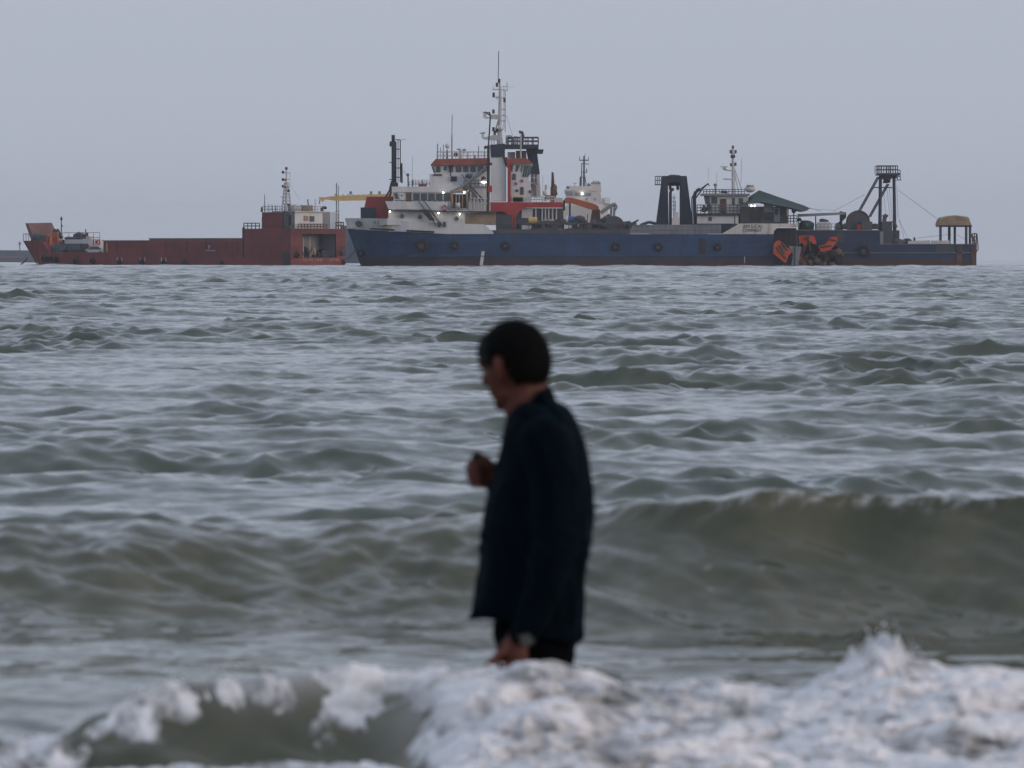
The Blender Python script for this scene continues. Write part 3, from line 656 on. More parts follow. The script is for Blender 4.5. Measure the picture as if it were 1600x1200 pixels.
    for a, b in ((682, 689), (694.2, 698.6), (702, 708.5), (712.5, 721.5), (724, 732.5), (735.2, 743.6), (746.6, 756)):
        S.part('window', M['glass'], lambda m: S.box(m, a, b, 260.3, 269.6 if b - a > 5 else 267, -4.48, -4.3), wh)
    S.part('window', M['glass'], lambda m: S.poly(m, [(675, 261), (677.6, 261), (681, 270.5), (678.6, 270.5)], -4.48, -4.3), wh)
    S.part('wheelhouse_roof', M['redbrown'], lambda m: S.poly(m, [(673, 258.5), (681, 249.2), (766, 247.6), (766, 258.5)], -4.9, 4.9), wh)
    S.part('name_board', M['ink'], lambda m: S.box(m, 677.5, 691, 272.6, 275, -4.72, -4.6), wh)
    S.part('dark_panel', M['black'], lambda m: (S.box(m, 705, 714.3, 276.3, 283.6, -4.9, -4.65), S.line(m, [(701, 261), (709, 261)], .12, -4.6), S.line(m, [(703, 262), (705, 276)], .07, -4.6)), wh)
    S.part('roof_rail', M['cream'], lambda m: (m.rail(S.x(683), S.x(764), -4.5, S.z(249), S.z(237.5), 14, 0.035, 1), m.rail(S.x(683), S.x(764), 4.5, S.z(249), S.z(237.5), 10, 0.035, 1)), wh)
    S.part('deck_rail', M['dkgrey'], lambda m: (m.rail(S.x(731), S.x(765), -4.9, S.z(291.5), S.z(283), 6, 0.05, 1), m.rail(S.x(640), S.x(672), -5.0, S.z(292), S.z(285), 6, 0.035, 1)), wh)
    def ant(m):
        for px, t, b, q in ((684, 225, 249, .07), (688.5, 231, 249, .05), (693, 226, 249, .05), (698, 238, 249, .06), (748, 229, 249, .06), (757, 232, 249, .05), (731, 237, 249, .05), (742, 243, 249, .14)): S.line(m, [(px, b), (px, t)], q, -2.0)
        S.line(m, [(706.5, 250), (706.5, 212)], .085, -4.7); S.line(m, [(706.5, 212), (707, 180)], .05, -4.7)
        S.line(m, [(699, 249), (699, 234)], .11, -2); S.line(m, [(682.5, 237), (686, 237)], .05, -2)
        S.line(m, [(714, 234), (720, 233.2)], .09, -2); S.line(m, [(722.5, 235), (728, 234.2)], .13, -2); S.line(m, [(725.3, 241), (725.3, 235)], .06, -2)
    S.part('antennas', M['grey'], ant, wh)
    S.part('satellite_dome', M['white'], lambda m: m.ball((S.x(699.3), -2, S.z(228.5)), 0.30, (1, 1, 1.15)), wh, True)
    S.part('searchlight', M['tarp'], lambda m: m.disc((S.x(712.5), -3.2, S.z(242.3)), 0.27, 0.3, (0.2, 1, 0)), wh)
    S.part('radar_housing', M['cream'], lambda m: (S.box(m, 717, 721.5, 235, 249, -3, -2.2)), wh)
    # jumble of stairs, davits and pipes beside the wheelhouse
    def jumble(m):
        S.line(m, [(706, 300), (722, 292), (742, 276), (763, 259)], .15, -5.4); S.line(m, [(712, 300), (738, 283), (763, 264)], .10, -5.2)
        S.line(m, [(722, 272), (732, 292)], .09, -5.3); S.line(m, [(729, 272), (724, 292)], .07, -5.3); S.line(m, [(739, 271), (731, 288)], .08, -5.2)
        for k in range(9): S.line(m, [(712 + 5.2 * k, 299 - 4.0 * k), (716 + 5.2 * k, 293.5 - 3.8 * k)], .05, -5.3)
    S.part('boom_lattice', M['grey'], jumble)
    def stairs(m):
        S.line(m, [(727, 288), (752, 316)], .10, -5.3); S.line(m, [(733, 288), (758, 316)], .10, -4.6)
        S.line(m, [(727, 281), (752, 309)], .05, -5.3)
        for k in range(10): m.box(S.x(728 + 2.5 * k), S.x(731.5 + 2.5 * k), -5.3, -4.6, S.z(290 + 2.8 * k), S.z(289.3 + 2.8 * k))
    S.part('stairway', M['dkgrey'], stairs)
    S.part('winch_gear', M['dkgrey'], lambda m: (m.ball((S.x(733), -5.2, S.z(275.5)), 0.42, (1.1, 1, .8), 10), m.lump((S.x(728), -5.1, S.z(294)), .45, .4, .7, 3), m.lump((S.x(734), -5.2, S.z(308)), .40, .3, .75, 4), m.lump((S.x(756), -5.2, S.z(280)), .35, .3, .3, 14)))
    S.part('pipework', M['cream'], lambda m: [S.line(m, [(q, 328), (q, t)], .07, -5.9) for q, t in ((736, 300), (741, 311), (747, 304), (752, 313), (757, 309), (733, 316))] + [S.line(m, [(733, 318), (762, 318)], .06, -5.9), S.line(m, [(733, 310), (762, 311)], .05, -5.9)])
    # tall dark pole and its derrick on the house
    S.part('derrick_post', M['black'], lambda m: (S.line(m, [(762.5, 331), (763.5, 228)], .19, -5.6), S.line(m, [(763.5, 228), (766.5, 182), (764.5, 176)], .10, -5.6), S.line(m, [(766.5, 182), (758, 176)], .09, -5.6), m.ball((S.x(759), -5.6, S.z(231)), .22), S.box(m, 760.6, 769, 255, 259, -5.9, -5.3)))
    S.part('red_locker', M['red'], lambda m: S.box(m, 762.5, 769, 290.5, 301, -6.1, -5.8, .04))
    # bow: black foremast, red winch house, black container
    def fm(m):
        S.line(m, [(614.5, 288), (614.5, 211)], .24); S.line(m, [(617.8, 288), (617.8, 221)], .16)
        for q in (218.5, 233, 248, 262.5, 277): S.line(m, [(618, q), (625.5, q)], .06)
        S.line(m, [(625.5, 285), (625.5, 218.5)], .07); S.line(m, [(622, 285), (622, 218.5)], .05)
        S.line(m, [(608, 227), (615, 227)], .06); S.line(m, [(611, 229), (611, 221)], .2)
        S.line(m, [(608, 254), (614, 254)], .06); S.line(m, [(608, 280.5), (614, 280.5)], .06); S.line(m, [(628, 286), (627.5, 255)], .12); S.line(m, [(625, 219), (634, 217.6)], .025)
    fmo = S.part('foremast', M['black'], fm)
    S.part('mast_base', M['black'], lambda m: (S.poly(m, [(611, 283), (622, 286), (622, 295.5), (608, 295)], -1.4, 1.4), S.line(m, [(611, 294), (603, 308)], .13, -1.2), S.line(m, [(613.5, 294), (608, 308)], .13, -1.2), S.line(m, [(613.5, 294), (608, 308)], .13, 1.2)), fmo)
    S.part('fore_aerials', M['grey'], lambda m: (S.line(m, [(638, 292), (638, 276)], .10, -2), m.ball((S.x(637.5), -2, S.z(273.5)), .22), S.line(m, [(645, 292), (645, 281)], .12, -2), S.line(m, [(644.5, 282), (644.5, 245)], .022, -2), S.line(m, [(660, 292), (660, 281)], .06, -2), S.line(m, [(630, 266), (637, 274)], .02, -2), m.rail(S.x(646), S.x(672), -4.5, S.z(292), S.z(282), 6, .03, 1)), fmo)
    S.part('flag_locker', M['red'], lambda m: S.box(m, 655, 667, 288, 292, -4.8, -3.8))
    S.part('winch_house', M['red'], lambda m: S.poly(m, [(573.5, 307.5), (615, 307.5), (612, 320), (608, 342), (564, 342), (570, 323)], -2.6, 2.6, .05))
    S.part('storage_box', M['navy'], lambda m: S.box(m, 564.2, 587.5, 324.3, 341.5, -3.5, -2.65, .05))
    S.part('gangway', M['black'], lambda m: (S.poly(m, [(658.5, 328), (668.5, 327.5), (681, 345), (672, 345)], -6.9, -6.65), S.line(m, [(668, 320), (686, 350)], .05, -6.9)))
    for px in (687, 695.3): S.part('bollard', M['black'], lambda m: (m.tube((S.x(px), -6.75, S.z(355)), (S.x(px), -6.75, S.z(347.5)), .16, .16, 8), m.tube((S.x(px), -6.75, S.z(348)), (S.x(px), -6.75, S.z(347)), .24, .24, 8)))
    for px, py in ((610.4, 330.8), (686, 333.4), (719, 335), (693.2, 301.6), (726, 301.2)):
        S.part('deck_lamp', M['lamp'], lambda m: m.ball((S.x(px), -6.0 if py < 328 else -6.1, S.z(py)), 0.10, n=8))
    S.part('strip_lamp', M['tube'], lambda m: S.box(m, 752.5, 759.4, 284.2, 286.2, -5.0, -4.9))
    # crane on the working deck
    cr = S.part('deck_crane', M['craneorange'], lambda m: S.poly(m, [(881, 311), (885, 308.6), (893, 309), (925, 317.5), (934, 321.5), (936, 326), (931, 330), (924, 328), (893, 317), (884, 318)], -1.2, -.2, .05))
    S.part('crane_post', M['brown'], lambda m: S.poly(m, [(925, 328.4), (937, 327), (939, 352), (921, 352)], -1.3, .3), cr)
    S.part('crane_prop', M['black'], lambda m: (S.line(m, [(890.3, 317), (890.3, 345)], .12, -.9), S.line(m, [(881.5, 313), (881, 322), (881.5, 329)], .15, -.7)), cr)
    S.part('pipe_gantry', M['grey'], lambda m: (S.line(m, [(938, 333), (955, 320.5), (962, 319.6)], .26, -2), S.line(m, [(955, 321), (954.5, 339)], .16, -2), S.line(m, [(960, 321), (959, 341)], .16, -2), S.line(m, [(962, 319.8), (964, 323), (961, 329)], .10, -2)))
    S.part('cable_reel', M['dkgrey'], lambda m: (m.tube((S.x(959), -4.0, S.z(357)), (S.x(959), 2.5, S.z(357)), 1.15, 1.15, 20), m.disc((S.x(959), -4.0, S.z(354)), 1.35, .2, n=22), m.disc((S.x(959), 2.5, S.z(354)), 1.35, .2, n=22)))
    def clutter(m):
        rg = random.Random(3)
        for k in range(26):
            px = rg.uniform(800, 985); t = rg.uniform(343, 353); S.box(m, px, px + rg.uniform(3, 11), t, 364, -5.5 + rg.random() * 3, -1 + rg.random() * 3)
        for k in range(16):
            px = rg.uniform(800, 982); m.lump((S.x(px), -4 + rg.random() * 2, S.z(rg.uniform(346, 358))), rg.uniform(.3, .75), .6, rg.uniform(.3, .6), k)
        for k in range(14):
            px = rg.uniform(800, 985); S.line(m, [(px, 362), (px + rg.uniform(-2, 2), rg.uniform(334, 349))], .06, -4)
        m.lump((S.x(951), -2, S.z(346)), 1.3, 1.2, .8, 33); m.lump((S.x(905), -2, S.z(345)), .9, .9, .7, 35)
        S.line(m, [(985, 350), (997, 344)], .12, -3); S.line(m, [(1000, 352), (1014, 347), (1026, 350), (1040, 348)], .2, -1)
    S.part('deck_machinery', M['dkgrey'], clutter, None, False)
    S.part('pipe_stack', M['brown'], lambda m: [m.tube((S.x(845 + 2 * k), -3.2 + .3 * k, S.z(348 - k % 3)), (S.x(880 + 3 * k), -3.0 + .3 * k, S.z(349 - k % 2)), .14, .14, 6) for k in range(8)] + [S.box(m, 968, 972, 345, 364, -5.8, -5.4), S.box(m, 905, 912, 350, 364, -5.6, -5.0)])
    S.part('white_chute', M['cream'], lambda m: S.poly(m, [(815, 352), (831, 353), (829, 358), (816, 365)], -6.2, -6.0))
    S.part('white_bags', M['cream'], lambda m: (m.lump((S.x(874), -6.0, S.z(361.5)), .45, .3, .3, 4), m.lump((S.x(878.5), -6.0, S.z(362)), .35, .3, .25, 5)))
    S.part('mesh_bulwark', M['grey'], lambda m: (S.poly(m, [(988, 352.5), (1125, 352.5), (1125, 365.6), (979, 365.6)], -6.3, -6.2), [S.box(m, q, q + .8, 352.4, 365.6, -6.42, -6.31) for q in range(994, 1125, 9)], S.line(m, [(988, 352.3), (1125, 352.3)], .07, -6.3), S.line(m, [(984, 358.8), (1125, 358.8)], .05, -6.35)))
    # portal frame
    pf = S.part('portal_frame', M['navy'], lambda m: (S.poly(m, [(1034.5, 275), (1043, 275), (1044.6, 356), (1024, 356)], -1.3, 1.3, .04), S.poly(m, [(1062, 275), (1072.6, 275), (1083, 356), (1062, 356)], -1.3, 1.3, .04), S.box(m, 1042, 1063, 275.6, 285, -1.2, 1.2)))
    S.part('frame_platform', M['dkgrey'], lambda m: (S.box(m, 1023, 1033, 288, 289.4, -1.2, 1.2), m.rail(S.x(1023.5), S.x(1033), -1.2, S.z(288), S.z(275.6), 3, .055, 1)), pf)
    S.part('sheaves', M['black'], lambda m: ([m.disc((S.x(q), 0, S.z(287)), .33, .3, n=12) for q in (1046, 1051, 1056, 1060)], S.line(m, [(1047.2, 285), (1047.2, 293)], .06), m.ball((S.x(1047.2), 0, S.z(293.5)), .2, (1, 1, 1.6)), S.line(m, [(1058.8, 285), (1058.8, 291)], .06), m.ball((S.x(1058.8), 0, S.z(293.5)), .2, (1, 1, 1.6)), [m.lump((S.x(1048 + 5 * k), 0, S.z(275.3)), .4, .5, .2, 60 + k) for k in range(3)]), pf)
    S.part('davit', M['black'], lambda m: S.line(m, [(1047, 353), (1047, 300), (1049, 296.3), (1052.5, 296)], .2, -2))
    S.part('davit', M['black'], lambda m: (S.line(m, [(1085.2, 352), (1084, 306), (1087, 299), (1093, 295.4)], .23, -3), S.line(m, [(1086, 310), (1097, 295), (1105.5, 287)], .10, -3), S.line(m, [(1093, 296), (1105.5, 287), (1107.5, 291)], .07, -3), S.line(m, [(1081, 352), (1080, 310), (1083, 304)], .08, -3)))
    # aft wheelhouse
    ah = S.part('aft_wheelhouse', M['white'], lambda m: (S.box(m, 1108, 1168, 306.3, 333.5, -3.6, 3.6), S.box(m, 1088, 1152, 337, 349.5, -4.6, 4.6), S.poly(m, [(1100.5, 306.3), (1107.9, 306.3), (1107.9, 333.5), (1106, 333.5)], -3.5, -3.2)))
    S.part('aft_roof', M['grey'], lambda m: S.box(m, 1095, 1170, 302.8, 306, -4.3, 4.3), ah)
    for a, b, t, q in ((1110.5, 1119.5, 307.5, 318.5), (1142.6, 1147, 309.5, 321), (1153, 1160, 310, 319)): S.part('window', M['glass'], lambda m: S.box(m, a, b, t, q, -3.68, -3.55), ah)
    S.part('window', M['glass'], lambda m: S.poly(m, [(1098.5, 306.5), (1106.5, 306.5), (1109, 319), (1101, 319)], -3.62, -3.51), ah)
    S.part('door', M['brown'], lambda m: S.box(m, 1124, 1133.6, 311, 333, -3.7, -3.55), ah)
    S.part('window', M['brown'], lambda m: S.box(m, 1106, 1111, 339, 345.5, -4.68, -4.5), ah)
    S.part('aft_rail', M['dkgrey'], lambda m: (m.rail(S.x(1098), S.x(1162), -4.2, S.z(303), S.z(296.5), 13, .05, 1), m.rail(S.x(1088), S.x(1156), -4.9, S.z(334), S.z(320.5), 12, .06, 2)), ah)
    S.part('balcony_deck', M['navy'], lambda m: (S.box(m, 1086, 1157, 333.6, 336.8, -5.0, 5.0), S.poly(m, [(1080, 349.7), (1150, 349.7), (1150, 353), (1128, 365), (1080, 365)], -5.4, 5.4)), ah)
    S.part('balcony_gear', M['dkgrey'], lambda m: (m.lump((S.x(1099), -4.4, S.z(328)), .35, .3, .6, 8), m.lump((S.x(1106), -4.4, S.z(324)), .3, .3, .9, 9), m.lump((S.x(1128), -3.5, S.z(300.5)), .3, .3, .25, 19), m.lump((S.x(1133), -3.5, S.z(301)), .25, .3, .25, 29)), ah)
    am = S.part('aft_mast', M['cream'], lambda m: (S.line(m, [(1145, 304), (1145, 232)], .17), S.line(m, [(1147, 262), (1159, 297)], .07), S.line(m, [(1147, 268), (1154, 300)], .07), S.line(m, [(1148, 304), (1148, 264)], .05), S.poly(m, [(1129, 264), (1132, 266.5), (1144, 268.3), (1144, 266)], -.3, .3), S.poly(m, [(1129, 278.8), (1131, 281), (1144, 282), (1144, 279.4)], -.3, .3)))
    S.part('radar_scanner', M['cream'], lambda m: (S.box(m, 1125, 1136.5, 259.8, 261.3, -.15, .15), S.box(m, 1129, 1134.5, 261.4, 265, -.3, .3)), am)
    S.part('mast_lights', M['brown'], lambda m: ([m.tube(S.p(a, b + 3), S.p(a, b - 2), .15, .15, 7) for a, b in ((1141.5, 236.5), (1149.3, 236.5), (1142.2, 257), (1149, 256), (1145, 229.6))], S.line(m, [(1141.5, 240), (1149, 240)], .05), S.line(m, [(1142, 259), (1149, 259)], .05), m.ball(S.p(1145, 244.5), .3, (1.1, 1, .9))), am)
    S.part('whip_aerials', M['grey'], lambda m: (S.line(m, [(1157, 285), (1158, 248)], .025, -2), S.line(m, [(1119, 296), (1119.3, 270)], .02, -2), S.line(m, [(1106, 284), (1106.5, 262)], .015, -2), S.line(m, [(1117, 304), (1117, 291)], .1, -2), m.ball(S.p(1117, 289, -2), .2, (1.2, 1, .9))), am)
    S.part('rescue_pod', M['cream'], lambda m: (m.ball(S.p(1171, 295.5, -2), .62, (1.15, 1, .75)), S.box(m, 1166, 1177, 289, 291, -2.5, -1.5)), ah, True)
    S.part('aft_cabin', M['dkgrey'], lambda m: (S.box(m, 1155, 1228, 323, 350, -4.4, 4.4),))
    for a, b, t, q, mm in ((1192, 1207, 319, 332, 'grey'), (1207.5, 1217, 325, 347, 'grey'), (1192, 1204, 334, 343, 'black'), (1172, 1187, 326, 346, 'black'), (1209, 1213, 327, 336, 'navy')):
        S.part('cabin_panel', M[mm], lambda m: S.box(m, a, b, t, q, -4.6 - .05 * (mm == 'navy'), -4.41))
    for px in (1172.2, 1177.3): S.part('deck_lamp', M['lamp'], lambda m: m.ball(S.p(px, 322, -5.5), .10, n=8))
    def awn(m):
        top = [(1186, 297.2), (1224, 310.3), (1256, 321), (1265, 325)]; low = [(1149, 322.5), (1167, 317.5), (1187, 316), (1229, 324), (1253, 330)]
        T = [S.p(1172, 306, 0)] + [S.p(a, b, 0) for a, b in top]; L = [S.p(a, b, -6.2) for a, b in low]; B = [S.p(a, b, 6.2) for a, b in low]
        for E in (L, B):
            n = 12
            def at(P, f):
                q = f * (len(P) - 1); i = min(int(q), len(P) - 2); return Vector(P[i]).lerp(Vector(P[i + 1]), q - i)
            g = [[at(T, i / n).lerp(at(E, i / n), j / 6) - Vector((0, 0, .32 * math.sin(math.pi * j / 6) * (0.6 + .4 * math.sin(i * 1.9)))) for j in range(7)] for i in range(n + 1)]
            lo = [[p - Vector((0, 0, .07)) for p in row] for row in g]
            rings = [row + l[::-1] for row, l in zip(g, lo)]; m.loft(rings)
    S.part('awning', M['tarp'], awn)
    S.part('awning_posts', M['dkgrey'], lambda m: (S.line(m, [(1229, 350), (1229, 322)], .08, -5.4), S.line(m, [(1238, 350), (1238, 326)], .08, -5.4), m.ball(S.p(1238, 330, -5.4), .3), m.rail(S.x(1228), S.x(1243), -5.5, S.z(350), S.z(337.3), 3, .06, 2), S.line(m, [(1265, 325), (1283, 330)], .025, 0)))
    qb = S.part('quarter_bulwark', M['white_rusty'], lambda m: S.poly(m, [(1125, 365.9), (1153, 349.6), (1244.5, 349.6), (1244.5, 354.8), (1213, 355.4), (1207, 361), (1206.2, 365.9)], -6.62, -6.45))
    lettering('stern_name', 'AM 5 CAL', S.x(1158.5), -6.64, S.z(356.6), 0.66, M['ink'], r, sx=.9)
    lettering('stern_name', 'COMPANY', S.x(1157.5), -6.64, S.z(362.8), 0.60, M['ink'], r, sx=.85)
    S.part('quarter_deck', M['dkgrey'], lambda m: (S.box(m, 1153, 1244, 350, 355, -6.4, 6.4), S.line(m, [(1146, 350), (1146, 334)], .08, -6.4), [S.line(m, [(q, 350), (q, 344)], .05, -6.5) for q in range(1152, 1180, 6)]))
    S.part('hull_port', M['black'], lambda m: (S.poly(m, [(1091, 373), (1099, 373), (1101, 378), (1101, 397), (1092, 397), (1090, 392)], -6.56, -6.4),))
    S.part('draught_marks', M['whiteink'], lambda m: [S.box(m, 1160.5, 1162, 401 + 2.6 * k, 402.4 + 2.6 * k, -6.56, -6.45) for k in range(4)])
    S.part('discharge_stain', M['whiteink'], lambda m: (S.poly(m, [(752.6, 393), (757.5, 392.4), (754.5, 416.5), (749.5, 416.5)], -6.57, -6.45),))
    S.part('rubbing_strake', M['bluehull'], lambda m: (S.box(m, 640, 1200, 399.5, 400.8, -6.62, -6.4)))
    return S
SB = blue_ship()

# tyres hung along the blue side, each on its own
def tyre(S, px, py, rpx, y, label, group, parent_name='tyre_fender'):
    o = empty(parent_name, S.world(px, py, y), 0, label, 'tyre', group)
    k = rpx * S.k
    mb = MB(); mb.torus((0, 0, 0), k * .66, k * .34, (0, 1, 0), 16, 8); mb.build('tyre', M['rubber'], o, True)
    mb = MB(); mb.disc((0, .05, 0), k * .42, k * .3, n=12); mb.build('tyre_core', M['dkgrey'], o)
    mb = MB(); mb.tube((0, .03, k * .9), (0, .06, k * 1.7), .045, .045, 5); mb.build('hanging_rope', M['dkgrey'], o)
    return o
for px, py, q, lb in ((660, 383.5, 10, 'largest black tyre fender, hung on the blue hull under the white forecastle'),
                      (711, 383.5, 7, 'black tyre fender on the blue hull between the largest tyre and the white splash mark'),
                      (790, 384, 7, 'black tyre fender on the blue hull just right of the white splash mark'),
                      (961, 386, 7, 'black tyre fender on the blue hull below the cable reel'),
                      (1027, 386, 7, 'black tyre fender on the blue hull below the left leg of the black portal frame'),
                      (1119, 386, 6.5, 'black tyre fender on the blue hull just right of the dark hull opening'),
                      (563.5, 396, 6, 'dark anchor fender on the raked stem of the blue bow')):
    tyre(SB, px, py, q, -6.75 if px > 600 else -1.55, lb, 'tyre fenders along the blue hull')
lb_ = empty('lifebuoy', SB.world(695.5, 325, -6.6), 0, 'dark red lifebuoy hung on the white bridge wing of the blue ship', 'lifebuoy')
MB().torus((0, 0, 0), .30, .09, (0, 1, 0), 20, 8).build('ring', M['red'], lb_, True)
mb_ = MB()
for k_ in range(4):
    a_ = math.pi / 4 + k_ * math.pi / 2; mb_.tube((.30 * math.cos(a_) - .05, -.01, .30 * math.sin(a_)), (.30 * math.cos(a_) + .05, -.01, .30 * math.sin(a_)), .105, .105, 8)
mb_.build('white_bands', M['white'], lb_)

# loose gear on the working deck
def gear(name, S, px, py, y, label, cat, parts, group=None):
    o = empty(name, S.world(px, py, y), 0, label, cat, group)
    for nm, m, fn in parts:
        mb = MB(); fn(mb); mb.build(nm, m, o)
    return o
k_ = SB.k
gear('drum', SB, 887, 352, -4.8, 'bright blue and white drum on the working deck under the orange crane', 'drum',
     [('barrel', M['blue'], lambda m: m.tube((.05, 0, .75), (.75, 0, .75), .42, .42, 14)), ('lid', M['white'], lambda m: m.tube((-.22, 0, .75), (.04, 0, .75), .43, .43, 14)), ('cradle', M['dkgrey'], lambda m: m.box(-.2, .7, -.35, .35, 0, .36))])
gear('water_tank', SB, 832.5, 352, -5.0, 'small yellow tank on the working deck below the red tug deck', 'tank',
     [('body', M['yellow'], lambda m: m.tube((-.55, 0, .62), (.55, 0, .62), .42, .42, 14)), ('stand', M['dkgrey'], lambda m: (m.box(-.5, -.3, -.3, .3, 0, .3), m.box(.3, .5, -.3, .3, 0, .3)))])
# ------------------------------------------------------------------ red and white tug lying behind the blue ship
def tug():
    S = Ship('tug', 1160.0, 815.0, 'white and red tug with black funnels lying behind the blue ship', 'tug')
    r = S.root
    def ring(px, top, hb):
        return [(S.x(px), -hb * .85, -2.5), (S.x(px), -hb, 0.2), (S.x(px), -hb, S.z(top)), (S.x(px), hb, S.z(top)), (S.x(px), hb, .2), (S.x(px), hb * .85, -2.5)]
    S.part('hull', M['navy'], lambda m: m.loft([ring(600, 362, 5.5), ring(660, 362, 6.5), ring(880, 358, 6.5), ring(945, 350, 5.0), ring(985, 345, .4)]))
    S.part('lower_house', M['dkgrey'], lambda m: (S.box(m, 775, 880, 326, 362, -4.8, 4.8),))
    S.part('cabin_front', M['cream'], lambda m: (S.box(m, 815, 832, 325, 341, -5.0, -4.81), [S.box(m, q, q + 2.2, 326, 343, -5.0, -4.81) for q in (836, 846, 851, 856, 862, 868)], S.box(m, 846, 866, 343, 346, -5.1, -4.81)))
    S.part('red_deck', M['red'], lambda m: (S.poly(m, [(764, 316.3), (878, 316.3), (878, 324), (822, 324), (812, 330), (806, 340), (806, 362), (793, 362), (793, 335), (786, 331), (764, 331)], -5.6, -5.1), S.box(m, 764, 880, 316.5, 323.8, -5.05, 5.2)))
    S.part('deck_rail', M['cream'], lambda m: (m.rail(S.x(823), S.x(866), -5.4, S.z(316), S.z(308), 11, .06, 1), S.box(m, 800, 818, 309, 316, -5.0, -4.7), S.box(m, 866, 879, 309.5, 318, -5.2, -4.2)))
    fn = S.part('funnel', M['white'], lambda m: S.box(m, 767, 791, 246.5, 315, -4.4, -1.4, .08))
    fn2 = S.part('funnel', M['white'], lambda m: S.poly(m, [(829, 272.5), (843, 272.5), (845, 308), (829, 308)], -.8, 2.2))
    S.part('funnel_top', M['navy'], lambda m: (S.poly(m, [(766, 227), (789, 225), (789, 246.2), (766.6, 246.2)], -4.5, -1.3), S.poly(m, [(786, 247), (792, 246), (800, 262), (797, 268), (789, 258)], -4.6, -4.41)), fn)
    S.part('funnel_top', M['navy'], lambda m: S.poly(m, [(822, 233), (838.5, 233), (843.5, 272.2), (829, 272.2)], -.9, 2.3), fn2)
    S.part('monkey_platform', M['navy'], lambda m: (S.box(m, 766, 841.5, 226.4, 232.8, -4.2, 4.2), S.poly(m, [(836, 233.6), (849.5, 233.6), (848, 240.5), (838, 240.5)], -1.5, 1.5)), fn)
    S.part('platform_rail', M['dkgrey'], lambda m: (m.rail(S.x(793), S.x(841), -4.1, S.z(226.4), S.z(215.2), 6, .085, 1), m.rail(S.x(793), S.x(841), 4.1, S.z(226.4), S.z(215.2), 5, .06, 1), m.rail(S.x(791), S.x(799), -4.0, S.z(226.4), S.z(213), 2, .07, 2)), fn)
    S.part('red_pillar', M['red'], lambda m: S.poly(m, [(790, 247), (795, 249), (798, 262), (798, 318), (793, 318), (793, 262)], -4.9, -4.42), fn)
    S.part('exhaust_pipe', M['brown'], lambda m: (S.line(m, [(814.5, 232), (816, 222), (817, 209.5), (814.5, 206), (811, 207.5)], .22, -1.5)), fn)
    S.part('stand_pipe', M['cream'], lambda m: S.line(m, [(813.6, 265), (813.6, 212)], .11, -4.3), fn)
    S.part('rusty_locker', M['brown'], lambda m: S.box(m, 806, 822.5, 236, 248, -3, -2.7), fn)
    S.part('vent_box', M['cream'], lambda m: S.box(m, 803, 807.5, 213, 226, -1, 0), fn)
    S.part('vent_box', M['cream'], lambda m: S.box(m, 793, 805, 238, 247.6, -2.5, 0), fn)
    wh = S.part('wheelhouse', M['white'], lambda m: (S.poly(m, [(797.5, 256.8), (832.5, 256.8), (826, 283), (829.5, 283), (829.5, 315), (797.5, 315)], -4.3, 2.5),))
    S.part('roof', M['redbrown'], lambda m: S.poly(m, [(795, 248), (823, 248), (833.5, 256.8), (796.5, 256.8)], -4.7, 3.0), wh)
    for pts in ([(799, 258.5), (802, 258.5), (800.6, 268.5), (798, 268.5)], [(807, 258.5), (811.6, 258.5), (808.6, 268.5), (805.2, 268.5)], [(815, 259), (817.3, 259), (815, 269), (813.2, 269)],
                [(819.4, 259), (822.2, 259), (818, 277), (815.6, 277)], [(823, 259), (825.6, 259), (821.6, 277), (819, 277)], [(826.6, 259), (829, 259), (825, 277), (822.8, 277)], [(830, 260), (832, 260), (827.6, 274), (826.2, 274)],
                [(801, 272), (806, 272), (806, 281.6), (800, 281.6)]):
        S.part('window', M['glass'], lambda m: S.poly(m, pts, -4.38, -4.2), wh)
    w2 = S.part('window', M['glass'], lambda m: S.box(m, 830.4, 838.6, 273, 284.5, -1.0, -.79), wh)
    S.part('window_frame', M['cream'], lambda m: (S.line(m, [(834.4, 273), (834.4, 284)], .07, -1.04), S.line(m, [(830.4, 278), (838.6, 278)], .07, -1.04)), w2)
    for px, py in ((806, 287.5), (830, 289.5), (807.5, 298.3), (828, 300), (815.5, 283)):
        S.part('porthole', M['redbrown'] if py < 291 else M['glass'], lambda m: m.disc(S.p(px, py, -4.35 if px < 829.4 else -.86), .21, .14, n=12), wh)
    S.part('door', M['brown'], lambda m: S.box(m, 812.6, 818, 292.5, 304.5, -4.38, -4.2), wh)
    S.part('locker', M['yellow'], lambda m: S.box(m, 801, 817, 307, 316, -5.0, -4.75), wh)
    S.part('balcony', M['grey'], lambda m: (S.box(m, 826, 840, 284.7, 288, -2.5, -.9), S.box(m, 835, 838, 290, 309, -1.0, -.82)), wh)
    mm = S.part('mast', M['cream'], lambda m: (m.tube(S.p(781, 226), S.p(781, 205), .42, .3, 8), m.tube(S.p(781, 205), S.p(781.5, 140), .27, .2, 8), m.tube(S.p(781.5, 140), S.p(780.5, 128), .2, .1, 8), S.line(m, [(774, 204), (778.5, 189)], .10), S.line(m, [(772, 225), (772, 213)], .06), S.line(m, [(768, 225), (768, 219)], .05)))
    S.part('mast_ladder', M['grey'], lambda m: (S.line(m, [(789.4, 206), (789.4, 142)], .05), S.line(m, [(787.4, 200), (787.4, 135)], .04), [S.line(m, [(781, q), (790, q)], .055) for q in (153, 171, 180.5, 189)]), mm)
    S.part('crosstrees', M['cream'], lambda m: (S.line(m, [(770.5, 139.5), (792.4, 141)], .07), S.line(m, [(784, 135), (792.4, 135)], .05), S.line(m, [(792.4, 142.5), (792.4, 128.5)], .06), S.line(m, [(770.5, 141), (770.5, 134.5)], .05), S.line(m, [(769, 151.5), (790, 153)], .07), S.line(m, [(776.5, 156), (776.5, 150)], .05)), mm)
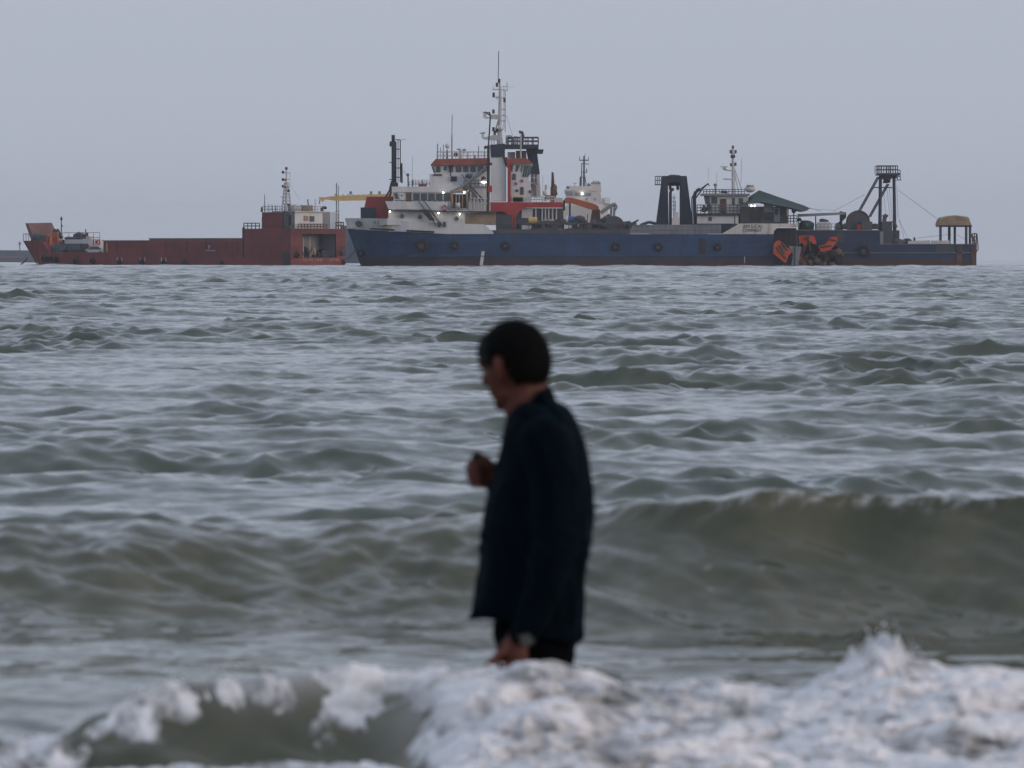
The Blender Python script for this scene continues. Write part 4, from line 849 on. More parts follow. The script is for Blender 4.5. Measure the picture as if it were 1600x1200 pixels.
    S.part('radar_platform', M['cream'], lambda m: (S.poly(m, [(754, 183), (758, 185.2), (781, 187), (781, 179.4), (768, 179), (766, 183)], -.4, .4), S.poly(m, [(752, 215), (756, 218), (781, 220), (781, 211.6), (770, 211), (766, 213)], -.4, .4), S.box(m, 755, 760.5, 176.4, 182.4, -.3, .3), S.box(m, 752.5, 756, 209.4, 214.6, -.3, .3)), mm)
    S.part('radar_scanner', M['dkgrey'], lambda m: (S.poly(m, [(752, 175), (766, 175.2), (766, 176.4), (757, 176.4)], -.16, .16), S.poly(m, [(748.6, 208), (758.4, 206.6), (757, 209), (751, 209)], -.16, .16)), mm)
    S.part('satellite_dome', M['white'], lambda m: m.ball(S.p(782.6, 200, -.5), .43, (1, 1, 1)), mm, True)
    S.part('mast_lights', M['black'], lambda m: [m.tube(S.p(a, b + 3.4), S.p(a, b - 3.2), .17, .17, 8) for a, b in ((776.5, 132.5), (771.4, 148), (771, 174.3), (771, 202), (788.3, 156.5), (780, 126.5), (773, 207.5), (777, 204))], mm)
    S.part('whip_aerial', M['dkgrey'], lambda m: (S.line(m, [(778.4, 128), (779.2, 80)], .055), S.line(m, [(792.4, 136), (804, 136.8)], .015), S.line(m, [(791, 180), (801, 212)], .02)), mm)
    dc = S.part('deck_crane', M['brown'], lambda m: (m.tube(S.p(864.5, 316, -3), S.p(863.8, 292, -3), .42, .34, 10), m.tube(S.p(863.8, 292, -3), S.p(863.2, 269.5, -3), .26, .14, 8), m.lump(S.p(866, 296, -3), .35, .4, .7, 5), m.lump(S.p(867.4, 303, -3), .3, .35, .45, 6)))
    S.part('crane_drum', M['redbrown'], lambda m: m.lump(S.p(858, 309, -3.6), .75, .6, .38, 7), dc)
    S.part('light_post', M['cream'], lambda m: (S.line(m, [(848, 316), (848, 275)], .035, -3), S.line(m, [(852, 314), (852, 296)], .1, -3), m.tube(S.p(853, 296, -3), S.p(853, 289, -3), .17, .17, 8), m.lump(S.p(851, 303, -3), .3, .3, .4, 2)))
tug()

# ------------------------------------------------------------------ work barge at the right
def barge():
    S = Ship('work_barge', 1106.0, 1410.0, 'dark blue work barge with tall lattice gantry and rusty stern', 'barge')
    S.part('hull', M['bargehull'], lambda m: (S.poly(m, [(1245, 360.5), (1373, 360.5), (1373, 382), (1521, 382), (1521, 430), (1313, 430), (1310, 400), (1306, 386), (1246, 384)], -6.0, 6.0), S.poly(m, [(1246, 384.1), (1306, 386.1), (1310, 400), (1311, 430), (1250, 430)], -3.4, 5.8)))
    S.part('deck_edge', M['grey'], lambda m: (S.box(m, 1245, 1372, 359.4, 360.4, -6.1, 6.1), S.box(m, 1372, 1520, 381, 381.9, -6.1, 6.1), S.box(m, 1313, 1520, 394.5, 395.4, -6.12, -6.01), S.box(m, 1371.6, 1377, 362, 381, -6.1, -5.7)))
    S.part('hatch_panel', M['dkgrey'], lambda m: S.box(m, 1305, 1316, 364, 378, -6.09, -6.005))
    S.part('hatch_panel', M['dkgrey'], lambda m: S.box(m, 1458, 1486, 383, 394, -6.06, -6.005))
    S.part('rusty_stern_plate', M['brown'], lambda m: S.box(m, 1491, 1499, 384, 416, -6.12, -6.01))
    S.part('rusty_stern_plate', M['brown'], lambda m: S.box(m, 1514, 1521.6, 386, 417, -6.12, -6.01))
    bd_ = S.part('deck_boom', M['grey'], lambda m: S.poly(m, [(1245, 334.6), (1319, 331.6), (1320, 335), (1306, 336.2), (1246, 339)], -2.5, -1.5))
    S.part('boom_post', M['black'], lambda m: (S.poly(m, [(1311, 330), (1321, 332), (1321, 340), (1315, 346), (1316, 361), (1303, 361), (1303, 352), (1311, 346)], -2.4, -1.4), S.line(m, [(1273.5, 338), (1273.5, 361)], .08, -2), S.line(m, [(1247, 339), (1247, 361)], .07, -2), m.lump(S.p(1248, 344, -2), .3, .3, .3, 4)), bd_)
    reel = S.part('winch_reel', M['dkgrey'], lambda m: (m.tube(S.p(1340, 346.5, -2.6), S.p(1340, 346.5, 2.6), 1.1, 1.1, 20), m.disc(S.p(1340, 346.5, -2.6), 1.42, .22, n=26), m.disc(S.p(1340, 346.5, 2.6), 1.42, .22, n=26)))
    S.part('reel_rim', M['brown'], lambda m: m.torus(S.p(1340, 346.5, -2.75), 1.40, .09, (0, 1, 0), 28, 6), reel)
    S.part('winch_frame', M['dkgrey'], lambda m: (S.box(m, 1344, 1361, 346.5, 360, -3.9, -2.8), S.box(m, 1322, 1327, 349, 360, -3.6, -2.8), [m.lump(S.p(q, 355, -3), .4, .4, .5, int(q)) for q in (1319, 1364, 1369, 1307)]), reel)
    S.part('red_drum', M['red'], lambda m: m.tube(S.p(1340, 360, -3.6), S.p(1340, 350.5, -3.6), .28, .28, 10), reel)
    gy = S.part('gantry', M['navy'], lambda m: (m.tube(S.p(1373.6, 361, -2.2), S.p(1374.6, 272, -2.2), .22, .2, 10), m.tube(S.p(1397, 382, -2.2), S.p(1395.4, 272, -2.2), .24, .2, 10), m.tube(S.p(1375.6, 361, 2.2), S.p(1376.6, 272, 2.2), .22, .2, 10), S.box(m, 1369, 1404, 271, 274.4, -2.8, 2.8), S.line(m, [(1364, 293), (1393, 293.4)], .07, -2.2), S.box(m, 1372, 1400, 274.5, 279, -2.3, -1.9)))
    def strut(m, a, b, y):
        (x0, z0), (x1, z1) = a, b
        for o in (-1.3, 1.3): S.line(m, [(x0 + o, z0), (x1 + o, z1)], .09, y)
        for k in range(7):
            f = k / 6; m.tube(S.p(x0 + (x1 - x0) * f - 1.3, z0 + (z1 - z0) * f, y), S.p(x0 + (x1 - x0) * f + 1.3, z0 + (z1 - z0) * f, y), .05, .05, 5)
    S.part('lattice_strut', M['navy'], lambda m: strut(m, (1371, 277), (1341.5, 330), -2.2), gy)
    S.part('lattice_strut', M['navy'], lambda m: strut(m, (1386, 288), (1357.5, 339), -2.2), gy)
    S.part('platform_rail', M['dkgrey'], lambda m: (m.rail(S.x(1368.5), S.x(1401), -2.8, S.z(271), S.z(259.4), 9, .065, 1), m.rail(S.x(1368.5), S.x(1401), 2.8, S.z(271), S.z(259.4), 7, .05, 1), m.rail(S.x(1401), S.x(1405), -2.5, S.z(281), S.z(266), 1, .06, 2), S.box(m, 1394, 1407, 281, 282, -2.6, -1), [S.line(m, [(q, 280), (q + 1.5, 274)], .08, -2.2) for q in range(1377, 1396, 4)]), gy)
    S.part('hoist_block', M['black'], lambda m: (m.lump(S.p(1384.4, 283.5, -2), .5, .4, .45, 9), S.box(m, 1378, 1391, 279, 281, -2.5, -1.7)), gy)
    S.part('gantry_wires', M['dkgrey'], lambda m: (S.line(m, [(1302, 330), (1350, 304)], .02, -2), S.line(m, [(1402, 297), (1463, 342)], .022, -2), S.line(m, [(1379.5, 300), (1383, 340)], .018, -2), S.line(m, [(1384, 290), (1390, 346)], .02, -2), S.line(m, [(1388, 290), (1394, 358)], .018, -2), S.line(m, [(1400, 290), (1402, 340), (1416, 370)], .02, -2), S.line(m, [(1404, 345), (1412, 374)], .018, -2), S.line(m, [(1432, 372), (1484, 366)], .02, -2), S.line(m, [(1478, 382), (1485, 366)], .02, -2), S.line(m, [(1493, 366), (1506, 374)], .02, -2), S.line(m, [(1262, 326), (1303, 329)], .015, -2)), gy)
    S.part('machinery', M['dkgrey'], lambda m: (S.box(m, 1376, 1392, 346, 382, -3.5, 1), S.box(m, 1392.4, 1404, 360, 382, -2.4, 1), m.lump(S.p(1400, 378, -3), 1.0, .6, .5, 3), S.line(m, [(1380, 346), (1382, 338), (1384, 336)], .28, -2), m.lump(S.p(1382, 337.6, -2), .4, .3, .22, 6), S.line(m, [(1395, 345), (1399, 356)], .2, -2.4), S.line(m, [(1427.5, 381), (1427.5, 371)], .14, -2)))
    S.part('round_hatch', M['navy'], lambda m: m.ball(S.p(1416, 379.5, -2.5), .75, (1, 1, .8), 14), None, True)
    S.part('deck_pipe', M['cream'], lambda m: S.poly(m, [(1417, 376.5), (1450, 375.6), (1451, 381), (1416, 381)], -4.8, -4.3))
    S.part('deck_pipe', M['cream'], lambda m: S.box(m, 1452, 1481, 376, 381, -4.8, -4.3))
    st = S.part('shelter_frame', M['navy'], lambda m: (S.box(m, 1464.4, 1516, 352, 354.6, -4.2, 4.2), [m.tube(S.p(q, 382, y), S.p(q, 353, y), .17, .17, 8) for q, y in ((1467, -4), (1507, -4), (1513, -4), (1485.5, 3.6), (1494, 3.6))], S.box(m, 1483, 1486, 352, 382, 2.8, 3.4)))
    def tp(m):
        prof = [(1464, 352), (1465.4, 344), (1468, 340.2), (1480, 338.2), (1492, 336), (1503, 337.6), (1512, 339.6), (1514, 345), (1514.6, 352)]
        rg = random.Random(4); rings = []
        for j in range(9):
            f = j / 8; y = -4.0 + 8 * f; s_ = .86 + .14 * math.sin(math.pi * f)
            rings.append([(S.x(a) + rg.uniform(-.07, .07), y, S.z(352 - (352 - b) * s_) + (rg.uniform(-.1, .1) if 0 < i < 8 else 0)) for i, (a, b) in enumerate(prof)])
        m.loft(rings)
    S.part('tarpaulin', M['tan'], tp, st, False)
    S.part('stern_ladder', M['brown'], lambda m: (m.rail(S.x(1516), S.x(1522), -5.2, S.z(396), S.z(365), 2, .07, 5), S.line(m, [(1523, 365), (1525, 390), (1521, 394)], .07, -5.2), S.line(m, [(1514, 366), (1519, 378), (1520, 390)], .14, -5.3)))
    S.part('foredeck_rail', M['grey'], lambda m: m.rail(S.x(1274), S.x(1303), -4.6, S.z(359.5), S.z(350), 5, .045, 1))
    S.part('mesh_bale', M['tarp'], lambda m: (m.lump(S.p(1258, 353, -3), 1.0, 1, .7, 5), S.box(m, 1248, 1270, 352, 359.3, -3.8, -2)))
    return S
SG = barge()
tyre(SG, 1347, 392, 9.5, -6.45, 'large round black fender on the dark blue work barge', None)
kk_ = SG.k
gear('storage_tank', SG, 1286, 359.3, -3.2, 'square white tank with dark sacks on top on the work barge foredeck', 'tank',
     [('tank_body', M['white'], lambda m: (m.box(-.85, .85, -.7, .7, 0, 1.02, .05),)), ('sack', M['dkgrey'], lambda m: (m.lump((-.2, 0, 1.15), .45, .4, .32, 2), m.lump((.3, 0, 1.12), .3, .35, .25, 3)))])
# folded orange steel frames hanging in the gap between the two hulls
def frame(name, pts, y0, y1, label, extra):
    o = empty(name, SG.world(pts[0][0], pts[0][1], y0), 0, label, 'steel claw', 'orange steel claws between the hulls')
    x0, z0 = pts[0]
    L = lambda q: ((q[0] - x0) * kk_, -(q[1] - z0) * kk_)
    mb = MB(); mb.prism([L(q) for q in pts], 0, y1 - y0, .05); mb.build('plate', M['orange'], o)
    mb = MB()
    for a, b in extra:
        (ax, az), (bx, bz) = L(a), L(b); mb.tube((ax, -.08, az), (bx, -.08, bz), .14, .14, 6)
    mb.build('rib', M['brown'], o)
frame('steel_claw', [(1203, 396), (1204, 382), (1208, 377), (1213, 376), (1221, 384.5), (1227.5, 388.5), (1232, 394), (1226, 400), (1224, 409), (1221, 411)], -13.4, -12.5,
      'orange steel claw at the end of the long blue hull', [((1213, 383), (1221, 397)), ((1208, 386), (1223, 404)), ((1217, 380), (1226, 392))])
frame('steel_claw', [(1244, 368), (1261, 367.6), (1269, 369), (1273, 381), (1268, 382), (1261, 375), (1257, 383), (1250, 396), (1249, 406.5), (1244, 409), (1247, 393), (1254, 383), (1250, 378), (1246, 384)], -7.5, -6.6,
      'forked orange steel claw in the middle, hanging between blue hull and barge', [((1252, 374), (1262, 370)), ((1259, 369), (1263, 392)), ((1256, 384), (1247, 402))])
frame('steel_claw', [(1275, 384), (1287, 382), (1293, 371.6), (1304, 369.4), (1304.5, 378), (1297, 386), (1295, 391), (1279, 394)], -7.6, -6.7,
      'orange steel claw nearest the work barge', [((1278, 386), (1296, 384)), ((1294, 374), (1303, 376))])
fd = empty('fender_pile', SG.world(1285, 417, -6.8), 0, 'dark brown pile of old fenders at the waterline below the orange claws', 'fender pile')
mbq = MB()
rgq = random.Random(8)
for q_ in range(26): mbq.lump((rgq.uniform(-3.2, 2.3), rgq.uniform(-.4, .4), rgq.uniform(.1, 1.9)), rgq.uniform(.35, .7), .5, rgq.uniform(.3, .6), q_)
mbq.build('old_fenders', M['brown'], fd)
mbq = MB(); mbq.lump((.4, -.5, 1.5), .7, .4, .6, 70).lump((-1.6, -.5, 1.2), .5, .4, .6, 71).lump((1.9, -.5, 1.0), .5, .4, .8, 72); mbq.build('tyre_heap', M['rubber'], fd)
gear('steel_chute', SG, 1238, 417, -12.6, 'pale grey steel chute hanging between the hulls left of the forked orange claw', 'chute',
     [('chute_plate', M['grey'], lambda m: m.prism([(-.55, .1), (.25, .1), (.75, 2.6), (-.85, 2.7), (-.35, 1.6)], -.3, .3)), ('chute_rib', M['dkgrey'], lambda m: m.tube((-.1, -.36, .1), (-.1, -.36, 2.6), .08, .08, 6))])

# ------------------------------------------------------------------ red landing craft at the left, lying at an angle
def landing_craft():
    D = 1200.0; k = D / F_PX; A = R(40); ca, sa = math.cos(A), math.sin(A)
    zs = -D * D / (2 * EARTH)
    root = empty('landing_craft', (PX(454.5, D), D, zs), -A, 'long dull red landing craft with raised bow ramp and open stern deck', 'landing craft')
    x0_ = PX(454.5, D)
    def X(px, v=0.0):                                                # along the side that faces us, bow towards minus
        q = (px - 800.0) / F_PX; return (q * (D + v * ca) - x0_ - v * sa) / (ca + q * sa)
    def Y(px):                                                       # across the stern, seen beyond the corner
        q = (px - 800.0) / F_PX; return (q * D - x0_) / (sa - q * ca)
    Z = lambda py: PZ(py, D) - zs
    BM = Y(540)
    def part(name, m, fn, parent=None, smooth=False, label=None):
        mb = MB(); fn(mb); return mb.build(name, m, parent or root, smooth, label)
    def ring(pt, pw, top, v0, v1, vw0, vw1):
        xt, xw = X(pt, v0), X(pw, vw0)
        return [(xw, vw0 + .4, -2.2), (xw, vw0, 0.0), (xt, v0, Z(top)), (xt, v1, Z(top)), (xw, vw1, 0.0), (xw, vw1 - .4, -2.2)]
    part('hull', M['redhull'], lambda m: m.loft([ring(36, 58, 375.5, 2.2, BM - 2.2, 3.0, BM - 3.0), ring(46, 62, 375.6, .9, BM - .9, 1.6, BM - 1.6), ring(60, 68, 376, .2, BM - .2, .6, BM - .6), ring(66, 74, 377, 0, BM, .2, BM - .2), ring(75, 80, 391, 0, BM, 0, BM), ring(82, 84, 399.5, 0, BM, 0, BM),
                                                  ring(380, 380, 399.5, 0, BM, 0, BM), ring(454.5, 454.5, 402.5, 0, BM, 0, BM)]))
    part('side_plating', M['redhull'], lambda m: (m.box(X(80.5), X(381), 0.001, .12, Z(399.6), Z(394)), m.box(X(80.5), X(381), BM - .12, BM - .001, Z(399.6), Z(394))))
    part('cargo_bulwark', M['redhull'], lambda m: (m.box(X(161.5), X(380), .02, .35, Z(394.5), Z(376.3)), m.box(X(233), X(380), .05, .3, Z(376.2), Z(373.2)), m.box(X(161.5), X(380), BM - .35, BM - .02, Z(394.5), Z(376.3)), m.box(X(161.5), X(164), .36, BM - .36, Z(394), Z(377)),
                                                  [m.box(X(q), X(q + 1.2), -.08, .015, Z(394), Z(377)) for q in (181, 224, 258, 291, 320, 352, 371)]))
    part('bulwark_cap', M['brown'], lambda m: (m.box(X(161), X(380), -.1, .45, Z(376.1), Z(375.2)) if False else m.box(X(161), X(232.8), -.1, .45, Z(376.2), Z(375.0)), m.box(X(233), X(380), -.1, .45, Z(373.1), Z(371.8))))
    sb = part('stern_block', M['redhull'], lambda m: (m.box(X(381), 0, 0, .3, Z(402), Z(358.5)), m.box(X(381), X(381) + .3, .3, BM - .3, Z(402), Z(358.5)), m.box(X(381), 0, BM - .3, BM, Z(402), Z(358.5)),
                                                     m.box(-.3, 0, .3, Y(472.5), Z(402), Z(358.5)), m.box(-.3, 0, Y(525.5), BM - .3, Z(402), Z(358.5)), m.box(-.3, 0, Y(472.5), Y(525.5), Z(365.5), Z(358.5)), m.box(X(381), 0, 0, BM, Z(358.4), Z(357.2)),
                                                     m.box(X(405), X(437), .6, 5.5, Z(357.1), Z(331.5)), m.box(X(430), X(437), 5.5, BM - 2, Z(357.1), Z(333)), m.box(X(392), X(452), -.04, -.005, Z(389.6), Z(388.8))))
    part('stern_recess', M['grey'], lambda m: (m.box(-3.4, -3.2, .4, BM - .4, Z(402), Z(358.6)), m.box(-3.1, -.31, Y(472.5) - .25, Y(472.5) - .05, Z(402), Z(358.6)), m.box(-3.1, -.31, Y(525.5) + .05, Y(525.5) + .25, Z(402), Z(358.6))), sb)
    part('winch_gear', M['black'], lambda m: ([m.lump((-1.6, Y(q), Z(t)), .8, .5, h, int(q)) for q, t, h in ((480, 397, .7), (488, 395, .9), (500, 399, .6), (507, 398, .6), (516, 396, .7), (521, 396, .6), (475, 398, .5))], m.box(-2.2, -.8, Y(510), Y(522), Z(402), Z(391))), sb)
    part('fairlead_posts', M['cream'], lambda m: [m.tube((-1.0, Y(q), Z(402)), (-1.0, Y(q), Z(t)), .09, .09, 6) for q, t in ((482, 371), (492.5, 370))], sb)
    part('orange_fender', M['tan'], lambda m: (m.lump((-.9, Y(496), Z(394)), .5, .45, .8, 4), m.tube((-.6, Y(490), Z(401)), (-.6, Y(494), Z(389)), .12, .1, 6)), sb)
    part('side_opening', M['black'], lambda m: (m.box(X(443), X(453.8), -.03, .02, Z(414), Z(394)), m.box(X(440.6), X(442.4), -.05, .02, Z(404), Z(396))), sb)
    part('hull_marks', M['whiteink'], lambda m: [m.box(X(q), X(q + .9), -.03, -.004, Z(409), Z(402)) for q in (183, 190, 219, 226, 252, 259)], sb)
    part('stern_rail', M['black'], lambda m: (m.rail(X(379.5), X(404), .2, Z(357.2), Z(348.5), 4, .07, 1), m.tube((X(380), .1, Z(402)), (X(380), .1, Z(355)), .2, .2, 8), m.tube((X(378.5), .1, Z(360)), (X(383), .1, Z(360)), .12, .12, 6)), sb)
    part('stern_rail', M['brown'], lambda m: (m.rail(-.15, -.15, Y(467), Z(357.2), Z(350), 9, .07, 1, Y(512)), m.rail(-.15, -.15, Y(526), Z(357.2), Z(347), 3, .09, 1, Y(538))), sb)
    # house on the stern
    part('glazed_corner', M['dkgrey'], lambda m: (m.box(X(437) + .02, -.9, .7, Y(467.5), Z(357.1), Z(330.5)),), sb)
    part('glass_panel', M['glass'], lambda m: ([m.box(-.88, -.8, Y(q), Y(q + 5.4), Z(352), Z(336)) for q in (456.5, 462)], [m.box(X(q), X(q + 5), .6, .68, Z(353), Z(336)) for q in (440, 446)]), sb)
    ch = part('white_cabin', M['white'], lambda m: m.box(-4.5, -.9, Y(468), Y(511.5), Z(357.1), Z(331.5)), sb)
    for a, b, t, q in ((482, 488.8, 337, 345), (491, 498, 337.5, 346)): part('window', M['tan'] if a < 485 else M['glass'], lambda m: m.box(-.88, -.8, Y(a), Y(b), Z(q), Z(t)), ch)
    part('cabin_roof', M['cream'], lambda m: m.box(-5, -.6, Y(466), Y(516), Z(331.4), Z(329.6)), ch)
    part('grey_casing', M['grey'], lambda m: m.box(-4, -1.1, Y(511.9), Y(525), Z(357.1), Z(330.5)), sb)
    part('vent_pipe', M['black'], lambda m: m.path([(-1.5, Y(515.5), Z(331)), (-1.5, Y(515.5), Z(326)), (-1.5, Y(518), Z(324)), (-1.5, Y(521.5), Z(324.2))], .22, 8), sb)
    part('mesh_cage', M['cream'], lambda m: ([m.tube((-1, Y(525.5 + 1.8 * q), Z(357)), (-1, Y(525.5 + 1.8 * q), Z(332)), .05, .05, 5) for q in range(8)], m.tube((-1, Y(525.5), Z(332)), (-1, Y(538.1), Z(332)), .06, .06, 5), m.tube((-1, Y(525.5), Z(344)), (-1, Y(538.1), Z(344)), .04, .04, 5), m.box(-3.6, -3.5, Y(526), Y(538), Z(349), Z(333))), sb)
    part('white_box', M['cream'], lambda m: m.box(X(398.5), X(404.6), 1.4, 2.6, Z(357), Z(340)), sb)
    part('roof_rail', M['grey'], lambda m: (m.rail(X(405.5), X(436), .7, Z(331.5), Z(322), 8, .04, 1), m.rail(-.8, -.8, Y(457), Z(331), Z(322), 12, .035, 1, Y(512))), sb)
    part('roof_tank', M['tan'], lambda m: m.tube((-2.2, Y(479), Z(329.5)), (-2.2, Y(479), Z(320.6)), .62, .58, 12), sb)
    part('roof_tank', M['tan'], lambda m: m.tube((-2.2, Y(497.5), Z(329.5)), (-2.2, Y(497.5), Z(320.2)), .95, .85, 14), sb)
    part('radar_dome', M['cream'], lambda m: m.ball((X(440), 3.0, Z(326)), .85, (1, 1, .8), 14), sb, True)
    part('aerials', M['dkgrey'], lambda m: ([m.tube((X(q, 2), 2, Z(331)), (X(q, 2), 2, Z(t)), w_, w_ * .6, 5) for q, t, w_ in ((413.5, 303, .07), (420, 318, .05), (425, 318, .06), (431, 320, .07), (409, 323, .2))], [m.tube((-2, Y(q), Z(331)), (-2, Y(q), Z(t)), w_, w_ * .6, 5) for q, t, w_ in ((461, 318, .06), (468, 320, .16), (470, 303, .04), (486.5, 320, .1), (489, 322, .12), (509, 310, .05))], m.tube((-2, Y(468), Z(322)), (-2, Y(468), Z(318)), .24, .24, 7), m.tube((-2.2, Y(500), Z(320)), (-2.2, Y(499), Z(311)), .09, .09, 5)), sb)
    xm, ym = X(447.5, 4.0), 4.0
    def ms(m):
        b = [(-.52, -.45), (.52, -.45), (.52, .45), (-.52, .45)]
        for dx, dy in b: m.tube((xm + dx, ym + dy, Z(331)), (xm + dx * .35, ym + dy * .35, Z(284)), .08, .06, 6)
        n = 9
        for i in range(n):
            f0, f1 = i / n, (i + 1) / n
            for j in range(4):
                (ax, ay), (bx, by) = b[j], b[(j + 1) % 4]; q0, q1 = 1 - .65 * f0, 1 - .65 * f1
                z0, z1 = Z(331 - 47 * f0), Z(331 - 47 * f1)
                m.tube((xm + ax * q0, ym + ay * q0, z0), (xm + bx * q1, ym + by * q1, z1), .05, .05, 5)
        m.tube((xm, ym, Z(284)), (xm, ym, Z(263)), .12, .08, 6)
    mo = part('mast', M['cream'], ms, sb)
    pxm = lambda q: xm + (q - 449) * k
    part('mast_lights', M['black'], lambda m: ([m.tube((pxm(q), ym, Z(t + 2)), (pxm(q), ym, Z(t - 2)), .19, .19, 7) for q, t in ((442, 268.5), (442, 280), (442, 290.5), (449, 262.5), (453.6, 297.6))],), mo)
    part('mast_arms', M['cream'], lambda m: ([m.tube((pxm(441), ym, Z(q + 1.5)), (pxm(457), ym, Z(q + 1.5)), .05, .05, 5) for q in (268, 278, 290)], m.tube((pxm(456.5), ym, Z(290)), (pxm(456.5), ym, Z(268)), .035, .035, 5), m.box(pxm(439.5), pxm(445.5), ym - .2, ym + .2, Z(308), Z(306.6)), m.tube((pxm(443), ym, Z(319)), (pxm(443), ym, Z(308)), .05, .05, 5), m.tube((pxm(455), ym, Z(285)), (pxm(478), ym, Z(313)), .02, .02, 4)), mo)
    part('red_signal_box', M['red'], lambda m: (m.box(pxm(449), pxm(451.2), ym - .4, ym + .1, Z(294), Z(290)), m.box(pxm(448), pxm(449.6), ym - .3, ym, Z(282), Z(279))), mo)
    lettering('stern_name', 'ALI ML LINE', .015, Y(473), Z(408.2), 0.56, M['fadedink'], sb, rz=90, sx=1.45)
    lettering('stern_name', 'ALTOR', .015, Y(514.5), Z(407.9), 0.56, M['fadedink'], sb, rz=90, sx=1.2)
    lettering('side_emblem', 'P', X(325.5), -.03, Z(389.5), 0.85, M['whiteink'], root)
    lettering('side_emblem', 'PETROLINE', X(321), -.03, Z(392.6), 0.30, M['whiteink'], root, sx=1.3)
    # bow: raised ramp, its lit housing, white cabin, mast and tackle
    rp = part('bow_ramp', mat('dull_brown_ramp_paint', (.17, .085, .075), .7, .25, .5, .3), lambda m: m.loft([[(X(39.5, 2.5), 2.5, Z(347.2)), (X(77, 8.0), 8.0, Z(346.2)), (X(84, 8.0) , 8.0, Z(361)), (X(90, 8.0), 8.0, Z(378)), (X(50, 2.5), 2.5, Z(378)), (X(45.5, 2.5), 2.5, Z(362))],
                                                          [(X(39.5, 2.5) + .5, 2.5, Z(347.2)), (X(77, 8.0) + .5, 8.0, Z(346.2)), (X(84, 8.0) + .5, 8.0, Z(361)), (X(90, 8.0) + .5, 8.0, Z(378)), (X(50, 2.5) + .5, 2.5, Z(378)), (X(45.5, 2.5) + .5, 2.5, Z(362))]]))
    part('ramp_machinery', M['dkgrey'], lambda m: (m.lump((X(55, 1.5), 1.5, Z(371)), .8, .5, .7, 1), m.lump((X(62, 1.5), 1.5, Z(372)), .5, .5, .6, 2), m.box(X(64, 1.5), X(72.6, 1.5), 1.2, 2.0, Z(376), Z(367))), rp)
    part('ramp_post', M['craneorange'], lambda m: (m.box(X(76, 1.2), X(77.4, 1.2), .9, 1.3, Z(393), Z(366)), m.box(X(79.4, 1.2), X(80.4, 1.2), .9, 1.3, Z(393), Z(368)), m.box(X(73.6, 1.2), X(75, 1.2), .9, 1.3, Z(378), Z(366)), m.box(X(82, 3), X(90, 3), 3, 3.3, Z(394), Z(361))), rp)
    part('bow_housing', M['cream'], lambda m: (m.box(X(67, 2.6), X(76, 2.6), 2.5, 2.7, Z(393.5), Z(376)),), rp)
    part('bow_lamp', M['glow'], lambda m: m.ball((X(71, 2.1), 2.1, Z(381)), .10, n=8), rp)
    part('bow_rail', M['grey'], lambda m: (m.rail(X(36.5, 3), X(45, 3), 3.0, Z(375.5), Z(364.5), 2, .05, 0),), rp)
    bc = part('bow_cabin', M['white'], lambda m: (m.box(X(90, 4), X(144, 4), 4, 6.5, Z(394), Z(373.4)), m.box(X(135, 4), X(141.5, 4), 3.9, 4.6, Z(373.3), Z(368.5))))
    part('door', M['brown'], lambda m: m.box(X(97.5, 4), X(101, 4), 3.93, 4.05, Z(394), Z(374)), bc)
    part('rigging_heap', M['black'], lambda m: (m.lump((X(124, 5), 5, Z(369.5)), .95, .7, .75, 3), m.lump((X(131, 5), 5, Z(370)), .5, .6, .5, 4), m.lump((X(109, 5), 5, Z(372)), .8, .6, .28, 5), m.path([(X(85, 5), 5, Z(359)), (X(91, 5), 5, Z(362)), (X(96, 5), 5, Z(371))], .3, 7), m.lump((X(90, 5), 5, Z(366)), .5, .5, .8, 6)), bc)
    part('bow_mast', M['dkgrey'], lambda m: (m.tube((X(96, 5), 5, Z(373)), (X(96, 5), 5, Z(336)), .09, .06, 6), m.tube((X(96, 5), 5, Z(342.5)), (X(96, 5), 5, Z(338.5)), .18, .18, 7), m.tube((X(96.6, 5), 5, Z(353)), (X(96.6, 5), 5, Z(350)), .15, .15, 7)), bc)
    part('cabin_rail', M['grey'], lambda m: (m.rail(X(98, 4.2), X(156, 4.2), 4.2, Z(394), Z(362.5), 6, .04, 3), m.tube((X(134, 4.2), 4.2, Z(362)), (X(134, 4.2), 4.2, Z(357)), .1, .1, 6)), bc)
    part('signal_flag', M['red'], lambda m: m.box(X(136, 4), X(140.5, 4), 3.6, 3.7, Z(368), Z(363)), bc)
    part('yellow_rail', M['craneorange'], lambda m: (m.tube((X(146.5, 3), 3, Z(386)), (X(146.5, 3), 3, Z(373)), .09, .09, 6), m.tube((X(150, 3), 3, Z(386)), (X(150, 3), 3, Z(373)), .09, .09, 6)), bc)
    part('yellow_stripe', M['yellow'], lambda m: (m.box(X(166.5), X(168), -.04, -.003, Z(393), Z(379)),), root)
    part('anchor_chain', M['dkgrey'], lambda m: m.path([(X(43, 1.6), 1.6, Z(404)), (X(36, 1.6), 1.6, Z(411)), (X(26, 1.6), 1.6, Z(420))], .10, 6), root)
    part('bow_wave', M['whiteink'], lambda m: (m.lump((X(46), 2.5, Z(413.4)), .55, .8, .45, 3), m.lump((X(50), 2.6, Z(414.6)), .8, .8, .28, 4)), root, True)
    T = Matrix.Translation(root.location) @ Matrix.Rotation(-A, 4, 'Z')
    def wpos(x, y, z): return T @ Vector((x, y, z))
    # tyres along the red side
    spots = [(67, 405, 4.6), (73.5, 404.5, 5), (81, 405, 5), (89.5, 405.5, 5), (120, 408, 5.2), (146, 408.5, 5), (188, 410.5, 4.8), (223, 410.5, 4.8), (257.5, 411, 4.8), (290, 411.5, 4.8), (348, 412, 4.2)]
